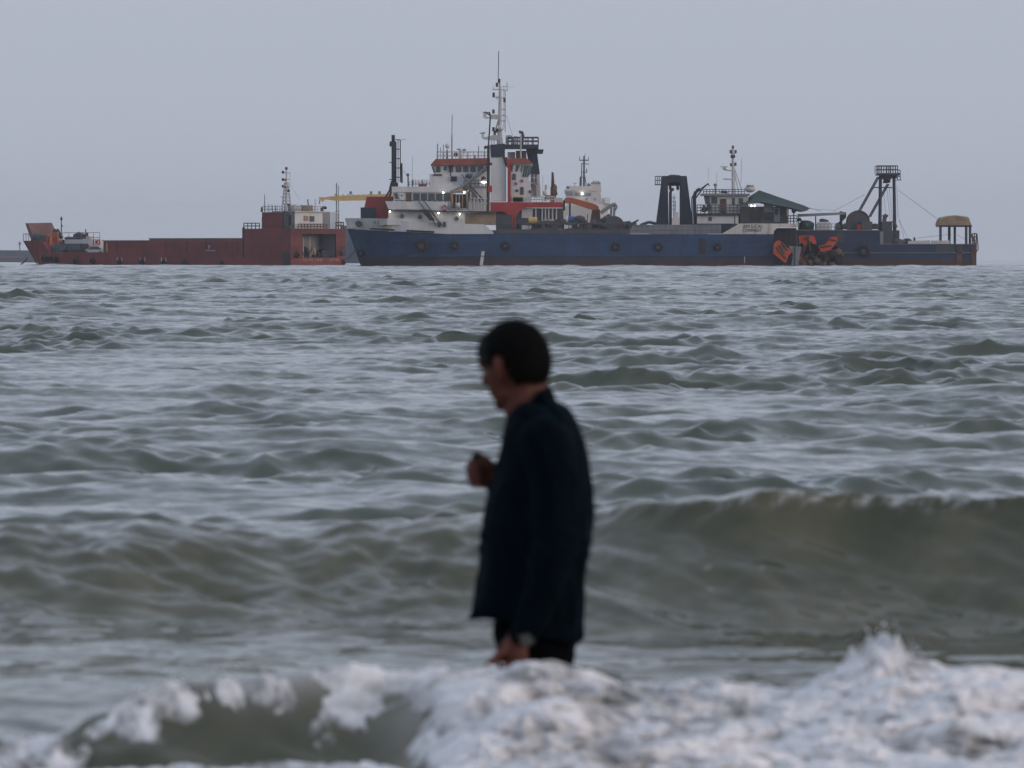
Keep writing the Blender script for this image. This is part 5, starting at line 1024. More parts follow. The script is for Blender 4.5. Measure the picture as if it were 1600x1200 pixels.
    names = ['leftmost tyre fender of the four clustered at the red bow', 'second tyre fender from the bow of the red landing craft', 'third tyre fender from the bow of the red landing craft', 'rightmost tyre fender of the four clustered at the red bow',
             'tyre fender on the red hull below the dark parked cars', 'tyre fender on the red hull below the white parked car', 'tyre fender nearest the start of the high red cargo bulwark', 'second tyre fender below the high red cargo bulwark', 'third tyre fender below the high red cargo bulwark', 'tyre fender just left of the white letter emblem on the red side', 'small tyre fender just right of the white letter emblem on the red side']
    for (px, py, q), lb in zip(spots, names):
        o = empty('tyre_fender', wpos(X(px), -.28 if px > 80 else .1, Z(py)), -A, lb, 'tyre', 'tyre fenders along the red hull')
        MB().torus((0, 0, 0), q * k * .62, q * k * .36, (0, 1, 0), 14, 8).build('tyre', M['rubber'], o, True)
        MB().tube((0, .05, q * k * .8), (0, .1, q * k * 2.0), .05, .05, 5).build('hanging_rope', M['dkgrey'], o)
    for px, py, q, lb in ((462.5, 398.5, 5, 'tyre fender on the lit red stern left of the open recess'), (534, 394.5, 5, 'grey tyre fender on the lit red stern right of the open recess'), (535, 410, 3.4, 'small dark tyre fender at the bottom right corner of the red stern')):
        o = empty('tyre_fender', wpos(.28, Y(px), Z(py)), -A, lb, 'tyre', 'tyre fenders on the red stern')
        MB().torus((0, 0, 0), q * k * .62, q * k * .36, (1, 0, 0), 14, 8).build('tyre', M['dkgrey'] if q == 5 and px > 500 else M['rubber'], o, True)
        MB().tube((-.1, 0, q * k * .8), (-.15, 0, q * k * 2.0), .05, .05, 5).build('hanging_rope', M['dkgrey'], o)
    o = empty('lifebuoy', wpos(X(154, 3), 3, Z(378)), -A, 'orange lifebuoy hung on the rail beside the white bow cabin', 'lifebuoy')
    MB().torus((0, 0, 0), .36, .11, (0.3, 1, 0), 20, 8).build('ring', M['orange'], o, True)
    MB().box(-.06, .06, -.16, .1, .26, .46).box(-.06, .06, -.16, .1, -.46, -.26).build('white_bands', M['white'], o)
    # cars parked on the open fore deck
    def car(px, v, colm, lb, sc_=1.0, suv=False):
        o = empty('parked_car', wpos(X(px, v), v, Z(399.5)), -A, lb, 'car', 'cars parked on the landing craft deck')
        h = .80; rt = 1.75 if suv else 1.42
        prof = [(-2.15, .35), (-2.2, .72), (-1.2, h + .08), (-.55, rt - .04), (1.0 if not suv else 1.7, rt), (1.9, h + .12), (2.15, h), (2.15, .35)]
        mb = MB(); mb.prism(prof, -.84, .84, .10); mb.build('body', colm, o, False)
        gl = [(-1.08, h + .08), (-.5, rt - .13), (.9 if not suv else 1.6, rt - .09), (1.62, h + .10)]
        for s_ in (-1, 1):
            mb = MB(); mb.prism(gl, s_ * .845 - .012, s_ * .845 + .012); mb.build('window', M['glass'], o)
        mb = MB(); mb.prism([(-1.24, h + .06), (-.62, rt - .06), (-.66, rt - .02), (-1.28, h + .09)], -.7, .7); mb.build('windscreen', M['glass'], o)
        for x_ in (-1.35, 1.35):
            for s_ in (-1, 1):
                w_ = MB().disc((x_, s_ * .78, .33), .33, .2, (0, 1, 0), 14).build('wheel', M['rubber'], o)
                MB().disc((x_, s_ * .89, .33), .19, .03, (0, 1, 0), 10).build('rim', M['grey'], w_)
        for s_ in (-1, 1): MB().box(-2.24, -2.15, s_ * .6 - .16, s_ * .6 + .16, .58, .72).build('headlight', M['whiteink'], o)
        return o
    car(96, 1.6, M['dkgrey'], 'dark grey car nearest the bow ramp on the red landing craft', suv=True)
    car(119, 1.6, M['black'], 'black car between the dark grey car and the silver car', suv=True)
    car(133, 3.0, M['cream'], 'silver car just left of the white car on the red landing craft')
    car(152, 2.0, M['whiteink'], 'white car parked against the high red cargo bulwark')
    return root, wpos, X, Z, k
LC = landing_craft()
# mooring line from the red stern to the blue bow
def moor():
    a = Vector((PX(535, 1200), 1199, PZ(405, 1200))); b = Vector((PX(556, 1100), 1099.5, PZ(390, 1100)))
    mb = MB(); pts = []
    for i in range(13):
        f = i / 12; p = a.lerp(b, f); p.z -= .35 * math.sin(math.pi * f); pts.append(p)
    mb.path([tuple(p) for p in pts], .09, 6)
    o = mb.build('mooring_line', M['dkgrey']); tag(o, 'dark mooring line from the red stern to the blue bow', 'rope')
moor()

# ------------------------------------------------------------------ vessels further off
def far_vessels():
    S = Ship('crane_ship', 1700.0, 620.0, 'pale blue grey ship with long yellow crane boom behind the red landing craft', 'crane ship')
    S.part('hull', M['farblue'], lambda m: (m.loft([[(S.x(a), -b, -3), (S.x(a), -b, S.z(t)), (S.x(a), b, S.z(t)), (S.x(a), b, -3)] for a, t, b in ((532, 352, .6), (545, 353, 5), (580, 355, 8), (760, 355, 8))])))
    S.part('crane_boom', M['yellow'], lambda m: (S.poly(m, [(497, 308), (506, 308.4), (526, 306), (620, 302.5), (700, 300), (700, 313), (620, 312.4), (526, 314), (508, 311.6), (504, 316), (501, 311)], -.9, .9), S.line(m, [(500, 311), (499, 319)], .14)))
    S.part('boom_machinery', M['grey'], lambda m: ([S.box(m, q, q + 4, 299, 304, -.6, .6) for q in (591, 578, 546)], [S.line(m, [(q, 306), (q, 303.6)], .12) for q in range(536, 600, 8)]))
    S.part('crane_pedestal', M['farwhite'], lambda m: (S.box(m, 690, 712, 296, 356, -3, 3),))
    S.part('aerial_mast', M['grey'], lambda m: (S.line(m, [(526, 355), (526, 286)], .13), S.line(m, [(529, 355), (529, 290)], .08), S.line(m, [(524, 330), (531, 330)], .06), S.line(m, [(523, 304), (527, 304)], .16)))

    S = Ship('white_ship', 2000.0, 912.0, 'hazy white ship with tall grey mast beyond the orange crane', 'ship')
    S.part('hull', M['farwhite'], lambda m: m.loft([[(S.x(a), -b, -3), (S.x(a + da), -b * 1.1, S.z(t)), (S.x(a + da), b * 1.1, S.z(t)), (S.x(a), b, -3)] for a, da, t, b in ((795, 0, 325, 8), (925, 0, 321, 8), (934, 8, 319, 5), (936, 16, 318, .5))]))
    br = S.part('bridge', M['farwhite'], lambda m: (S.poly(m, [(882, 299), (885, 308), (885, 325), (940, 325), (938, 299)], -6, 6), S.box(m, 882, 932, 296.4, 298.8, -6.2, 6.2), S.box(m, 890, 925, 291, 296.2, -4, 4)))
    S.part('bridge_window', M['grey'], lambda m: (S.poly(m, [(883.5, 300.5), (895, 300.5), (895, 306), (886, 306)], -6.15, -5.95), S.box(m, 898, 902, 301, 306, -6.15, -5.95), S.box(m, 903, 923, 301.5, 306.5, -6.15, -5.95)), br)
    S.part('window', M['grey'], lambda m: [S.box(m, q, q + 2.4, 309.5, 313.5, -6.15, -5.95) for q in (915, 928)], br)
    S.part('funnel', M['farwhite'], lambda m: S.poly(m, [(924, 287), (938, 287), (940, 299), (922, 299)], -2, 2), br)
    S.part('funnel_cap', M['grey'], lambda m: (S.box(m, 923.5, 938.4, 285, 287, -2.2, 2.2), [S.box(m, q, q + 2, 282.6, 285, -.8, .8) for q in (926.5, 930, 934)]), br)
    mm = S.part('mast', mat('blue_grey_mast_paint', (0.055, 0.068, 0.085), .6, .1), lambda m: (m.tube(S.p(912.4, 294), S.p(912.6, 244), .26, .2, 8), m.tube(S.p(908, 292), S.p(909, 256), .13, .1, 6), m.tube(S.p(917, 297), S.p(914, 276), .1, .1, 6), S.line(m, [(905, 250.4), (920, 250.4)], .13), S.line(m, [(906, 244), (905.5, 251)], .07), S.line(m, [(919.4, 245), (919.6, 251)], .07), S.line(m, [(914, 240), (914, 246)], .06), S.line(m, [(908, 255.5), (920.5, 256.5)], .09), S.line(m, [(908, 269), (916.6, 269)], .09), S.line(m, [(907.6, 277), (915, 277)], .09), S.line(m, [(916.6, 264), (916.6, 270)], .12), S.line(m, [(906.5, 291), (907, 276)], .2)))
    S.part('roof_gear', M['grey'], lambda m: (m.lump(S.p(887, 293.6), .4, .4, .5, 1), m.lump(S.p(894.5, 294), .5, .4, .5, 2), S.line(m, [(898, 296), (898, 288)], .08), S.line(m, [(895.5, 286.4), (900.5, 286.4)], .09), m.lump(S.p(920, 290.5), .4, .4, .7, 3), S.line(m, [(891, 296), (891, 289)], .05)), br)
    S.part('after_deck', M['cream'], lambda m: (S.box(m, 940.2, 952, 317, 319, -5, 5), m.rail(S.x(940), S.x(952), -5, S.z(317), S.z(309.6), 4, .07, 1), S.box(m, 940.2, 945, 311, 317, -4, 4)), br)
    S.part('deck_lamp', emit_mat('far_lit_lamp', (1, .95, .85), 8), lambda m: m.ball(S.p(909.2, 303, -6.6), .22, n=8), br)

    S = Ship('distant_ship', 2300.0, 1054.0, 'tiny pale ship glimpsed through the black portal frame', 'ship')
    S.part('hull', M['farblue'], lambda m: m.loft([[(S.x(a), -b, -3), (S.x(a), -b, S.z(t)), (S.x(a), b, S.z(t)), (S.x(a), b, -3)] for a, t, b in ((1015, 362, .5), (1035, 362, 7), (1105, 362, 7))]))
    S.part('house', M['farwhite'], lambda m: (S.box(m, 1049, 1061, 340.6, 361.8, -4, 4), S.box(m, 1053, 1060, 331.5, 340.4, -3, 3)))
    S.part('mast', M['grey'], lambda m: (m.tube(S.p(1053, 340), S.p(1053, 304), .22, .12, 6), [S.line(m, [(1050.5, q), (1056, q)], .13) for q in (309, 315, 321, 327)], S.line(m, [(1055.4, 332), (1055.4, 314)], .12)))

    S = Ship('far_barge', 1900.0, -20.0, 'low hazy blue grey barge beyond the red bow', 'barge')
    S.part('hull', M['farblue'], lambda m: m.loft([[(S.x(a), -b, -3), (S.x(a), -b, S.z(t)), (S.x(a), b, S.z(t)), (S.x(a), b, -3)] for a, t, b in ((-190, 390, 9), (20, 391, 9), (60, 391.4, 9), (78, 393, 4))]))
    S.part('cargo_band', mat('far_pink_paint', (.26, .19, .19), .7, .15, .2), lambda m: S.box(m, 2, 40, 400.5, 403, -9.12, -8.95))  # dull pink band along the barge side
    S.part('mast', M['grey'], lambda m: (S.line(m, [(31, 392), (31, 380.5)], .13), m.ball(S.p(31, 380.4), .3, (1, 1, 1.3))))
far_vessels()
# ------------------------------------------------------------------ the man wading in front
MD = 22.9; MK = MD / F_PX
def mp(px, py, y=0.0): return Vector((PX(px, MD), MD + y, PZ(py, MD)))

class Solid:
    """closed shapes melted together into one continuous skin"""
    def __init__(s): s.bm = bmesh.new()
    def ell(s, c, rad, rot=None, n=20):
        m = Matrix.Translation(Vector(c))
        if rot is not None: m = m @ rot.to_4x4()
        bmesh.ops.create_uvsphere(s.bm, u_segments=n, v_segments=n * 3 // 4, radius=1.0, matrix=m @ Matrix.Diagonal((*rad, 1))); return s
    def limb(s, pts, n=14, ends=True):
        """pts: [(Vector, radius)...] tapered, rounded at every joint"""
        for i, (p, r) in enumerate(pts):
            if ends or 0 < i < len(pts) - 1:
                bmesh.ops.create_uvsphere(s.bm, u_segments=n, v_segments=10, radius=r, matrix=Matrix.Translation(p))
        for (p0, r0), (p1, r1) in zip(pts, pts[1:]):
            d = p1 - p0; L = d.length
            if L < 1e-5: continue
            q = d.to_track_quat('Z', 'Y').to_matrix().to_4x4()
            bmesh.ops.create_cone(s.bm, cap_ends=True, segments=n, radius1=r0, radius2=r1, depth=L, matrix=Matrix.Translation((p0 + p1) / 2) @ q)
        return s
    def rings(s, rings):
        vr = [[s.bm.verts.new(p) for p in r] for r in rings]; n = len(rings[0])
        for a, b in zip(vr, vr[1:]):
            for i in range(n):
                j = (i + 1) % n; s.bm.faces.new((a[i], a[j], b[j], b[i]))
        s.bm.faces.new(vr[0][::-1]); s.bm.faces.new(vr[-1]); return s
    def melt(s, name, m, voxel, smooth=4, origin=None, disp=None):
        bmesh.ops.recalc_face_normals(s.bm, faces=s.bm.faces[:])
        me = bpy.data.meshes.new(name); s.bm.to_mesh(me); s.bm.free()
        t = bpy.data.objects.new(name + '_t', me); COL.objects.link(t)
        r = t.modifiers.new('r', 'REMESH'); r.mode = 'VOXEL'; r.voxel_size = voxel; r.use_smooth_shade = True
        sm = t.modifiers.new('s', 'SMOOTH'); sm.factor = 0.5; sm.iterations = smooth
        bpy.context.view_layer.update()
        e = t.evaluated_get(bpy.context.evaluated_depsgraph_get())
        out_ = bpy.data.meshes.new_from_object(e); bpy.data.objects.remove(t); out_.name = name
        n = len(out_.vertices); co = np.empty(n * 3, np.float32); out_.vertices.foreach_get('co', co); co = co.reshape(-1, 3).astype(float)
        if disp is not None:
            nr = np.empty(n * 3, np.float32); out_.vertices.foreach_get('normal', nr)
            co = co + nr.reshape(-1, 3) * disp(co)[:, None]
        if origin is not None: co = co - np.array(origin)
        out_.vertices.foreach_set('co', co.astype(np.float32).ravel()); out_.update()
        out_.polygons.foreach_set('use_smooth', np.ones(len(out_.polygons), dtype=bool))
        out_.materials.clear(); out_.materials.append(m)
        o = bpy.data.objects.new(name, out_); COL.objects.link(o)
        if origin is not None: o.location = origin
        return o

def man():
    skin = mat('sunburnt_skin', (0.105, 0.029, 0.016), 0.55, 0.12, 18.0, spec=0.35)
    cloth = mat('dark_navy_shirt_cloth', (0.0010, 0.0034, 0.0064), 0.9, 0.25, 14.0, spec=0.04)
    cb = cloth.node_tree.nodes['Principled BSDF']; cb.inputs['Sheen Weight'].default_value = 0.035; cb.inputs['Sheen Roughness'].default_value = 0.45; cb.inputs['Sheen Tint'].default_value = (0.10, 0.50, 0.72, 1)  # teal sheen tint stands in for bluish light on the shoulders
    trous = mat('black_trouser_cloth', (0.002, 0.0023, 0.003), 0.9, 0.2, 14.0, spec=0.03)
    hairm = mat('black_hair', (0.0028, 0.0026, 0.0026), 0.75, 0.3, 60.0, spec=0.06)
    base = mp(838, 1522)
    # head frame: facing left, turned away from us and bowed a little
    yaw, pit = R(38), R(14)
    hc = mp(804, 567)
    fwd = Vector((-math.cos(yaw) * math.cos(pit), math.sin(yaw) * math.cos(pit), -math.sin(pit)))
    aw = Vector((math.sin(yaw), math.cos(yaw), 0)); up = aw.cross(fwd) * -1
    if up.z < 0: up = -up
    RH = Matrix((fwd, aw, up)).transposed()
    H = lambda f, a, u: hc + fwd * f + aw * a + up * u
    B = Solid()
    B.ell(H(-.004, 0, .004), (.086, .072, .091), RH, 28)           # skull
    B.ell(H(.034, 0, -.030), (.056, .060, .078), RH, 24)           # face
    B.ell(H(.030, 0, -.074), (.052, .052, .044), RH)               # jaw
    B.ell(H(.068, 0, -.098), (.020, .024, .019), RH)               # chin
    B.ell(H(.066, .034, -.026), (.022, .020, .022), RH).ell(H(.066, -.034, -.026), (.022, .020, .022), RH)   # cheekbones
    B.limb([(H(.080, -.040, .020), .011), (H(.090, 0, .022), .011), (H(.080, .040, .020), .011)])            # brow
    B.limb([(H(.090, 0, .014), .0085), (H(.106, 0, -.016), .011), (H(.108, 0, -.028), .0125)])               # nose
    B.ell(H(.098, .011, -.030), (.011, .008, .008), RH).ell(H(.098, -.011, -.030), (.011, .008, .008), RH)
    B.limb([(H(.080, -.020, -.061), .0075), (H(.090, 0, -.059), .009), (H(.080, .020, -.061), .0075)])       # upper lip
    B.limb([(H(.078, -.017, -.073), .0075), (H(.087, 0, -.073), .009), (H(.078, .017, -.073), .0075)])       # lower lip
    for s_ in (-1, 1):
        B.ell(H(.074, s_ * .031, .004), (.013, .015, .009), RH)    # eyelid
        B.ell(H(-.004, s_ * .080, -.010), (.019, .010, .034), RH @ Matrix.Rotation(R(-10), 3, 'Y'))          # ear
        B.ell(H(-.002, s_ * .077, -.036), (.010, .008, .012), RH)
    # neck and trunk
    B.limb([(mp(814, 600), .058), (mp(824, 640), .063), (mp(838, 680), .074)]); B.limb([(mp(826, 585), .050), (mp(829, 612), .052), (mp(836, 650), .058)])
    B.ell(mp(843, 730), (.105, .165, .125)).ell(mp(838, 800), (.115, .155, .14)).ell(mp(836, 880), (.112, .148, .13)).ell(mp(838, 965), (.112, .152, .11)).ell(mp(838, 1010), (.10, .150, .075))
    B.ell(mp(848, 690), (.075, .17, .05))
    # near (left) arm hanging, far (right) arm bent with the hand in front of the chest
    B.limb([(mp(852, 700, -.172), .050), (mp(866, 842, -.214), .040), (mp(856, 885, -.220), .037), (mp(817, 980, -.226), .028)])
    B.limb([(mp(846, 700, .175), .052), (mp(834, 815, .215), .041), (mp(824, 830, .215), .040), (mp(781, 757, .135), .027)])
    # legs
    for s_, px0, pxk, pxa in ((-1, 836, 840, 852), (1, 838, 816, 806)):
        y = s_ * .085
        B.limb([(mp(px0, 1030, y), .090), (mp((px0 + pxk) / 2, 1130, y), .076), (mp(pxk, 1255, y), .055), (mp(pxk + 4, 1330, y), .056), (mp(pxa, 1482, y), .037), (mp(pxa, 1500, y), .036)])
        B.limb([(mp(pxa + 14, 1504, y), .030), (mp(pxa - 40, 1508, y), .034), (mp(pxa - 90, 1512, y), .022)])
    # near hand: palm hanging, thumb out to the front, four fingers loosely bent downwards
    w0 = mp(815, 982, -.225)
    Rp = Matrix.Rotation(R(-14), 3, 'Y')
    B.ell(mp(806, 1012, -.226), (.032, .017, .050), Rp, 18).ell(mp(812, 996, -.225), (.026, .019, .030), Rp, 16).ell(mp(795, 1006, -.228), (.020, .017, .026), Rp, 14)
    for (px, L, y) in ((789, .060, -.232), (799, .070, -.228), (809, .066, -.224), (818, .050, -.220)):
        k0 = mp(px, 1034, y); a = k0 + Vector((-.006, 0, -L * .5)); b = a + Vector((.004, .012, -L * .32)); c = b + Vector((.010, .014, -L * .22))
        B.limb([(k0, .0105), (a, .0098), (b, .009), (c, .0078)], 10)
    B.limb([(mp(798, 1000, -.232), .015), (mp(783, 1014, -.246), .0125), (mp(769, 1028, -.254), .0105), (mp(759, 1037, -.256), .0085)], 12)
    # far hand closed round the black object
    oy = .105
    B.ell(mp(764, 744, oy + .018), (.024, .020, .040), Matrix.Rotation(R(18), 3, 'Y'), 18).ell(mp(774, 754, oy + .025), (.022, .020, .026), None, 14)
    for i, (dx, L) in enumerate(((0, 1.0), (-1.5, 1.05), (0, 1.0), (3.0, .86))):
        py = 724 + i * 11.2; x = 745 + dx
        B.limb([(mp(x + 17, py + 3, oy + .034), .0105), (mp(x - 8, py, oy + .026), .0098), (mp(x - 12 * L, py + 1, oy - .002), .0092), (mp(x - 3, py + 2, oy - .022), .0086), (mp(x + 6, py + 3, oy - .022), .0074)], 10)
    B.limb([(mp(770, 742, oy), .014), (mp(766, 728, oy - .022), .0115), (mp(761, 719, oy - .028), .0095), (mp(754, 714, oy - .026), .0078)], 12)
    o = B.melt('person', skin, 0.0036, 3, origin=tuple(base))
    tag(o, 'man in dark navy shirt wading in the surf with one hand raised', 'person')
    off = -base
    def child(q): q.parent = o; q.matrix_parent_inverse = Matrix.Translation(off); return q
    # shirt: cross-sections follow the figure, hem hangs loose in front
    prof = [(630, 812, 876, .095, 0), (642, 804, 888, .140, 0), (660, 795, 898, .176, 0), (684, 787, 908, .192, 0), (722, 776, 917, .198, 0), (760, 767, 921, .198, 0), (800, 759, 924, .194, 0), (850, 752, 923, .190, 0),
            (900, 747, 916, .192, 8), (930, 741, 913, .196, 20), (957, 733, 909, .200, 46)]
    C = Solid(); rg = []
    for py, a, b, hy, sl in prof:
        ring = []
        for i in range(36):
            t = 2 * math.pi * i / 36; cx, sx_ = math.cos(t), math.sin(t)
            px = (a + b) / 2 + (b - a) / 2 * math.copysign(abs(cx) ** .85, cx)
            f = (px - a) / (b - a)
            hem = max(0.0, min(1.0, (py - 880) / 75))
            ring.append(mp(px, py + sl * f, hy * math.copysign(abs(sx_) ** .8, sx_)) + Vector((.010 * math.sin(5 * t), .008 * math.cos(4 * t), .014 * math.sin(3 * t + 1) + .006 * math.sin(7 * t))) * hem)
        rg.append(ring)
    C.rings(rg)
    C.limb([(mp(852, 693, -.165), .074), (mp(862, 740, -.192), .069), (mp(868, 842, -.215), .060), (mp(856, 885, -.220), .056), (mp(822, 975, -.226), .042), (mp(818.5, 984, -.226), .040)], 18, True)
    C.limb([(mp(846, 693, .165), .072), (mp(838, 815, .212), .060), (mp(826, 832, .212), .056), (mp(786, 762, .146), .040), (mp(781, 755, .135), .038)], 16, True)
    def folds(co):
        x, y, z = co[:, 0], co[:, 1], co[:, 2]
        f = fbm(x * 13 + y * 9, z * 3.2 + x * 2, 201, 3) * .013 + fbm((x + y) * 30, z * 14, 207, 3) * .0018
        elbow = np.exp(-((z - PZ(850, MD)) / .07) ** 2) * np.sin((z + x * .5) * 150) * .002
        return f + elbow
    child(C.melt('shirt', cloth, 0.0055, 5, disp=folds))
    # collar standing round the neck
    K = Solid()
    pts = [(mp(857, 606, 0), mp(866, 634, 0)), (mp(846, 614, -.064), mp(852, 650, -.085)), (mp(815, 644, -.062), mp(818, 676, -.075)), (mp(797, 662, -.020), mp(797, 690, -.03)), (mp(797, 662, .020), mp(797, 690, .03)), (mp(815, 644, .062), mp(818, 676, .075)), (mp(846, 614, .064), mp(852, 650, .085))]
    for (a, b), (c, d) in zip(pts, pts[1:] + pts[:1]):
        K.limb([(a, .009), (c, .009)], 8); K.limb([(a, .009), (d, .012)], 8); K.limb([(b, .014), (d, .014)], 8); K.limb([(a, .009), (b, .012)], 8); K.limb([((a + b) / 2, .012), ((c + d) / 2, .012)], 8)
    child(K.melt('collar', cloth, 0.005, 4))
    T = Solid()
    T.ell(mp(838, 985), (.118, .160, .11)).ell(mp(838, 1020), (.106, .165, .09))
    for s_, px0, pxk, pxa in ((-1, 837, 840, 852), (1, 838, 816, 806)):
        y = s_ * .085
        T.limb([(mp(px0, 1025, y), .102), (mp((px0 + pxk) / 2, 1130, y), .092), (mp(pxk, 1255, y), .076), (mp(pxk + 4, 1330, y), .074), (mp(pxa, 1480, y), .062)], 18)
    child(T.melt('trousers', trous, 0.007, 4, disp=lambda co: fbm(co[:, 0] * 12 + co[:, 1] * 9, co[:, 2] * 4, 221, 3) * .004))
    # hair: a close cap with a clear hairline, fuller at the crown and a tuft over the forehead
    bm = bmesh.new(); bmesh.ops.create_icosphere(bm, subdivisions=5, radius=1.0)
    keep = []; rgn = random.Random(2)
    vs = np.array([v.co[:] for v in bm.verts])
    nz = fbm(vs[:, 0] * 7 + vs[:, 2] * 3, vs[:, 1] * 7 + vs[:, 2] * 5, 231, 4)
    for v, q in zip(bm.verts, nz):
        f, a, u = v.co.x, v.co.y, v.co.z
        line = (u > .38 + .10 * q and f > .25) or (f <= .25 and f > -.26 and u > .12 + .06 * q) or (f <= -.26 and u > -.74 + .08 * q)
        side = (f > .20 and f < .82 and abs(a) > .35 and u > -.14 + .06 * q + (f - .2) * .55)
        burn = (f > .10 and f < .30 and abs(a) > .7 and u > -.16)
        if line or side or burn: keep.append(v)
        lift = .0055 + .004 * max(0, u) + .003 * q
        rad = Vector((.086, .0735, .092))
        p = Vector((f * rad.x, a * rad.y, u * rad.z)); nrm = Vector((f / rad.x, a / rad.y, u / rad.z)).normalized()
        p = p + nrm * lift
        if f > .55 and u > .38: p.x += .005 + .004 * q; p.z += .002
        v.co = H(p.x - .004, p.y, p.z + .004)
    ks = set(keep)
    bmesh.ops.delete(bm, geom=[v for v in bm.verts if v not in ks], context='VERTS')
    r = bmesh.ops.solidify(bm, geom=bm.faces[:], thickness=.010)
    # loose strands standing off the surface
    for v in rgn.sample(list(bm.verts), 2600):
        n = (v.co - hc).normalized(); d = (n + Vector((rgn.uniform(-.9, .9), rgn.uniform(-.9, .9), rgn.uniform(-.8, .3)))).normalized()
        t_ = d.orthogonal().normalized() * .0006; L = rgn.uniform(.004, .009); b0 = v.co + n * .0
        bm.faces.new([bm.verts.new(b0 - t_), bm.verts.new(b0 + t_), bm.verts.new(b0 + d * L + n * L * .3)])
    me = bpy.data.meshes.new('hair'); bm.to_mesh(me); bm.free(); me.polygons.foreach_set('use_smooth', np.ones(len(me.polygons), dtype=bool))
    # greying at the temples
    t = hairm.node_tree; bs = t.nodes['Principled BSDF']
    me.materials.append(hairm)
    ho = bpy.data.objects.new('hair', me); COL.objects.link(ho); child(ho)
    gm = mat('greying_temple_hair', (0.020, 0.020, 0.022), .7, .3, 60, spec=.1)
    me.materials.append(gm)
    for p in me.polygons:
        q = RH.transposed() @ (p.center - hc)
        if q.x > .020 and q.z < .066 and abs(q.y) > .02 and rgn.random() < .7: p.material_index = 1
    # wrist watch
    wc = mp(815, 990, -.226); ax = (mp(856, 885, -.22) - mp(815, 990, -.226)).normalized()
    wmb = MB(); wmb.torus(wc, .031, .0075, ax, 24, 8)
    wo = child(wmb.build('watch', M['black'], None, True))
    fmb = MB(); fc = mp(822, 994, -.262); fmb.disc(fc, .017, .010, (.25, -1, .1), 20)
    fo = fmb.build('watch_face', mat('dull_watch_glass', (.035, .033, .032), .3, .1), None); fo.parent = wo
    # the black object in his raised hand
    d = bpy.data.objects.new('handheld_device', None); COL.objects.link(d); d.location = mp(745, 762, oy)
    tag(d, 'small black device held upright in the raised hand of the man', 'device')
    mb = MB(); mb.box(-.016, .016, -.011, .011, 0, .085, .006); mb.build('casing', M['rubber'], d, True)
    mb = MB(); mb.tube((0, 0, .084), (0, 0, .094), .012, .011, 14); mb.build('cap', M['rubber'], d)
man()
# ------------------------------------------------------------------ loose pieces of one kind become parts of their own
def explode(o, name):
    """separate pieces that do not touch each other become children of the same parent, one mesh each"""
    bm = bmesh.new(); bm.from_mesh(o.data); bm.verts.ensure_lookup_table()
    seen = [-1] * len(bm.verts); isl = []
    for v in bm.verts:
        if seen[v.index] >= 0: continue
        st, cur = [v], []; seen[v.index] = len(isl)
        while st:
            a = st.pop(); cur.append(a)
            for e in a.link_edges:
                b = e.other_vert(a)
                if seen[b.index] < 0: seen[b.index] = len(isl); st.append(b)
        isl.append(cur)
    box = [(Vector([min(v.co[i] for v in c) - .03 for i in range(3)]), Vector([max(v.co[i] for v in c) + .03 for i in range(3)])) for c in isl]
    par = list(range(len(isl)))
    def find(i):
        while par[i] != i: i = par[i]
        return i
    for i in range(len(isl)):
        for j in range(i):
            if all(box[i][0][q] <= box[j][1][q] and box[j][0][q] <= box[i][1][q] for q in range(3)): par[find(i)] = find(j)
    roots = sorted({find(i) for i in range(len(isl))})
    o.name = name
    if len(roots) < 2: bm.free(); return
    fr = {}
    for f in bm.faces: fr.setdefault(find(seen[f.verts[0].index]), []).append(f)
    sm = bool(o.data.polygons[0].use_smooth)
    for r_ in roots:
        me = bpy.data.meshes.new(name); vi, vs, fs = {}, [], []
        for f in fr.get(r_, []):
            q = []
            for v in f.verts:
                if v not in vi: vi[v] = len(vs); vs.append(v.co[:])
                q.append(vi[v])
            fs.append(q)
        if not fs: continue
        me.from_pydata(vs, [], fs); me.materials.append(o.data.materials[0])
        if sm: me.polygons.foreach_set('use_smooth', np.ones(len(fs), dtype=bool))
        n = bpy.data.objects.new(name, me); COL.objects.link(n); n.parent = o.parent
        if o.get('label'): n['label'] = o['label']
    bm.free()
    for ch in list(o.children): ch.parent = o.parent
    bpy.data.objects.remove(o)
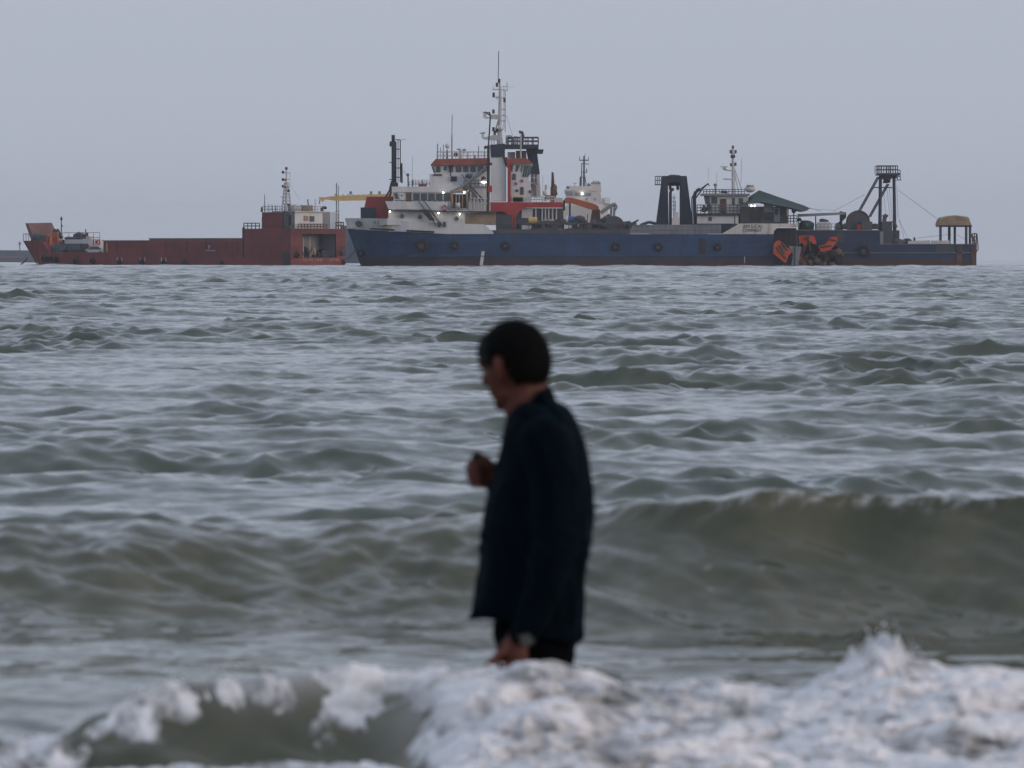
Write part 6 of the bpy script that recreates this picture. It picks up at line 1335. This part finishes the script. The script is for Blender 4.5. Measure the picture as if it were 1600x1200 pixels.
SPLIT = {'awning_posts': 'awning_post', 'boom_post': 'boom_post', 'machinery': 'deck_machine', 'winch_gear': 'winch', 'fore_aerials': 'aerial', 'antennas': 'antenna', 'pipework': 'pipe', 'aerials': 'aerial',
         'whip_aerials': 'whip_aerial', 'mast_lights': 'mast_light', 'sheaves': 'sheave', 'hull_marks': 'hull_mark', 'fairlead_posts': 'fairlead_post', 'light_post': 'light_post', 'balcony_gear': 'gear_locker',
         'roof_gear': 'roof_vent', 'white_bags': 'white_bag', 'boom_machinery': 'boom_machine', 'ramp_post': 'ramp_post', 'yellow_rail': 'yellow_post', 'balcony': 'balcony', 'after_deck': 'after_deck',
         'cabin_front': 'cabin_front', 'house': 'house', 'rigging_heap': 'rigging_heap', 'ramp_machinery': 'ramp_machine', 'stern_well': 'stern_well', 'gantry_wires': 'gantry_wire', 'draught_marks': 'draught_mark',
         'radar_platform': 'radar_platform', 'radar_scanner': 'radar_scanner', 'mesh_bale': 'mesh_bale', 'crane_prop': 'crane_prop', 'stern_ladder': 'stern_ladder', 'glass_panel': 'glass_panel', 'quarter_deck': 'quarter_deck',
         'deck_rail': 'deck_rail', 'aerial_mast': 'aerial_mast', 'winch_frame': 'winch_frame', 'pipe_stack': 'deck_pipe', 'foremast': 'foremast', 'red_signal_box': 'signal_box', 'wing_rail': 'wing_rail', 'roof_rail': 'roof_rail',
         'bridge_window': 'window', 'window': 'window', 'platform_rail': 'platform_rail', 'stand': 'stand_leg', 'white_bands': 'white_band'}
for o_ in list(bpy.data.objects):
    b_ = o_.name.split('.')[0]
    if o_.type == 'MESH' and b_ in SPLIT and o_.parent is not None and b_ != 'foremast': explode(o_, SPLIT[b_])
# ------------------------------------------------------------------ haze
def haze():
    bm = bmesh.new(); bmesh.ops.create_cube(bm, size=1.0)
    x0, x1, y0, y1, z0, z1 = -9200, 9200, -320, 7300, -14.0, 42.0
    for v in bm.verts:
        v.co = Vector(((x0 + x1) / 2 + v.co.x * (x1 - x0), (y0 + y1) / 2 + v.co.y * (y1 - y0), (z0 + z1) / 2 + v.co.z * (z1 - z0)))
    me = bpy.data.meshes.new('haze'); bm.to_mesh(me); bm.free()
    m = bpy.data.materials.new('haze_air'); m.use_nodes = True
    t = m.node_tree; t.nodes.clear()
    o_ = t.nodes.new('ShaderNodeOutputMaterial'); v_ = t.nodes.new('ShaderNodeVolumePrincipled')
    v_.inputs['Color'].default_value = (0.92, 0.95, 1.0, 1); v_.inputs['Density'].default_value = HAZE_DENSITY; v_.inputs['Anisotropy'].default_value = 0.2
    t.links.new(v_.outputs[0], o_.inputs['Volume'])
    me.materials.append(m)
    o = bpy.data.objects.new('haze', me); COL.objects.link(o); tag(o, 'thin grey evening haze over the water', kind='stuff')
HAZE_DENSITY = 0.000078
haze()
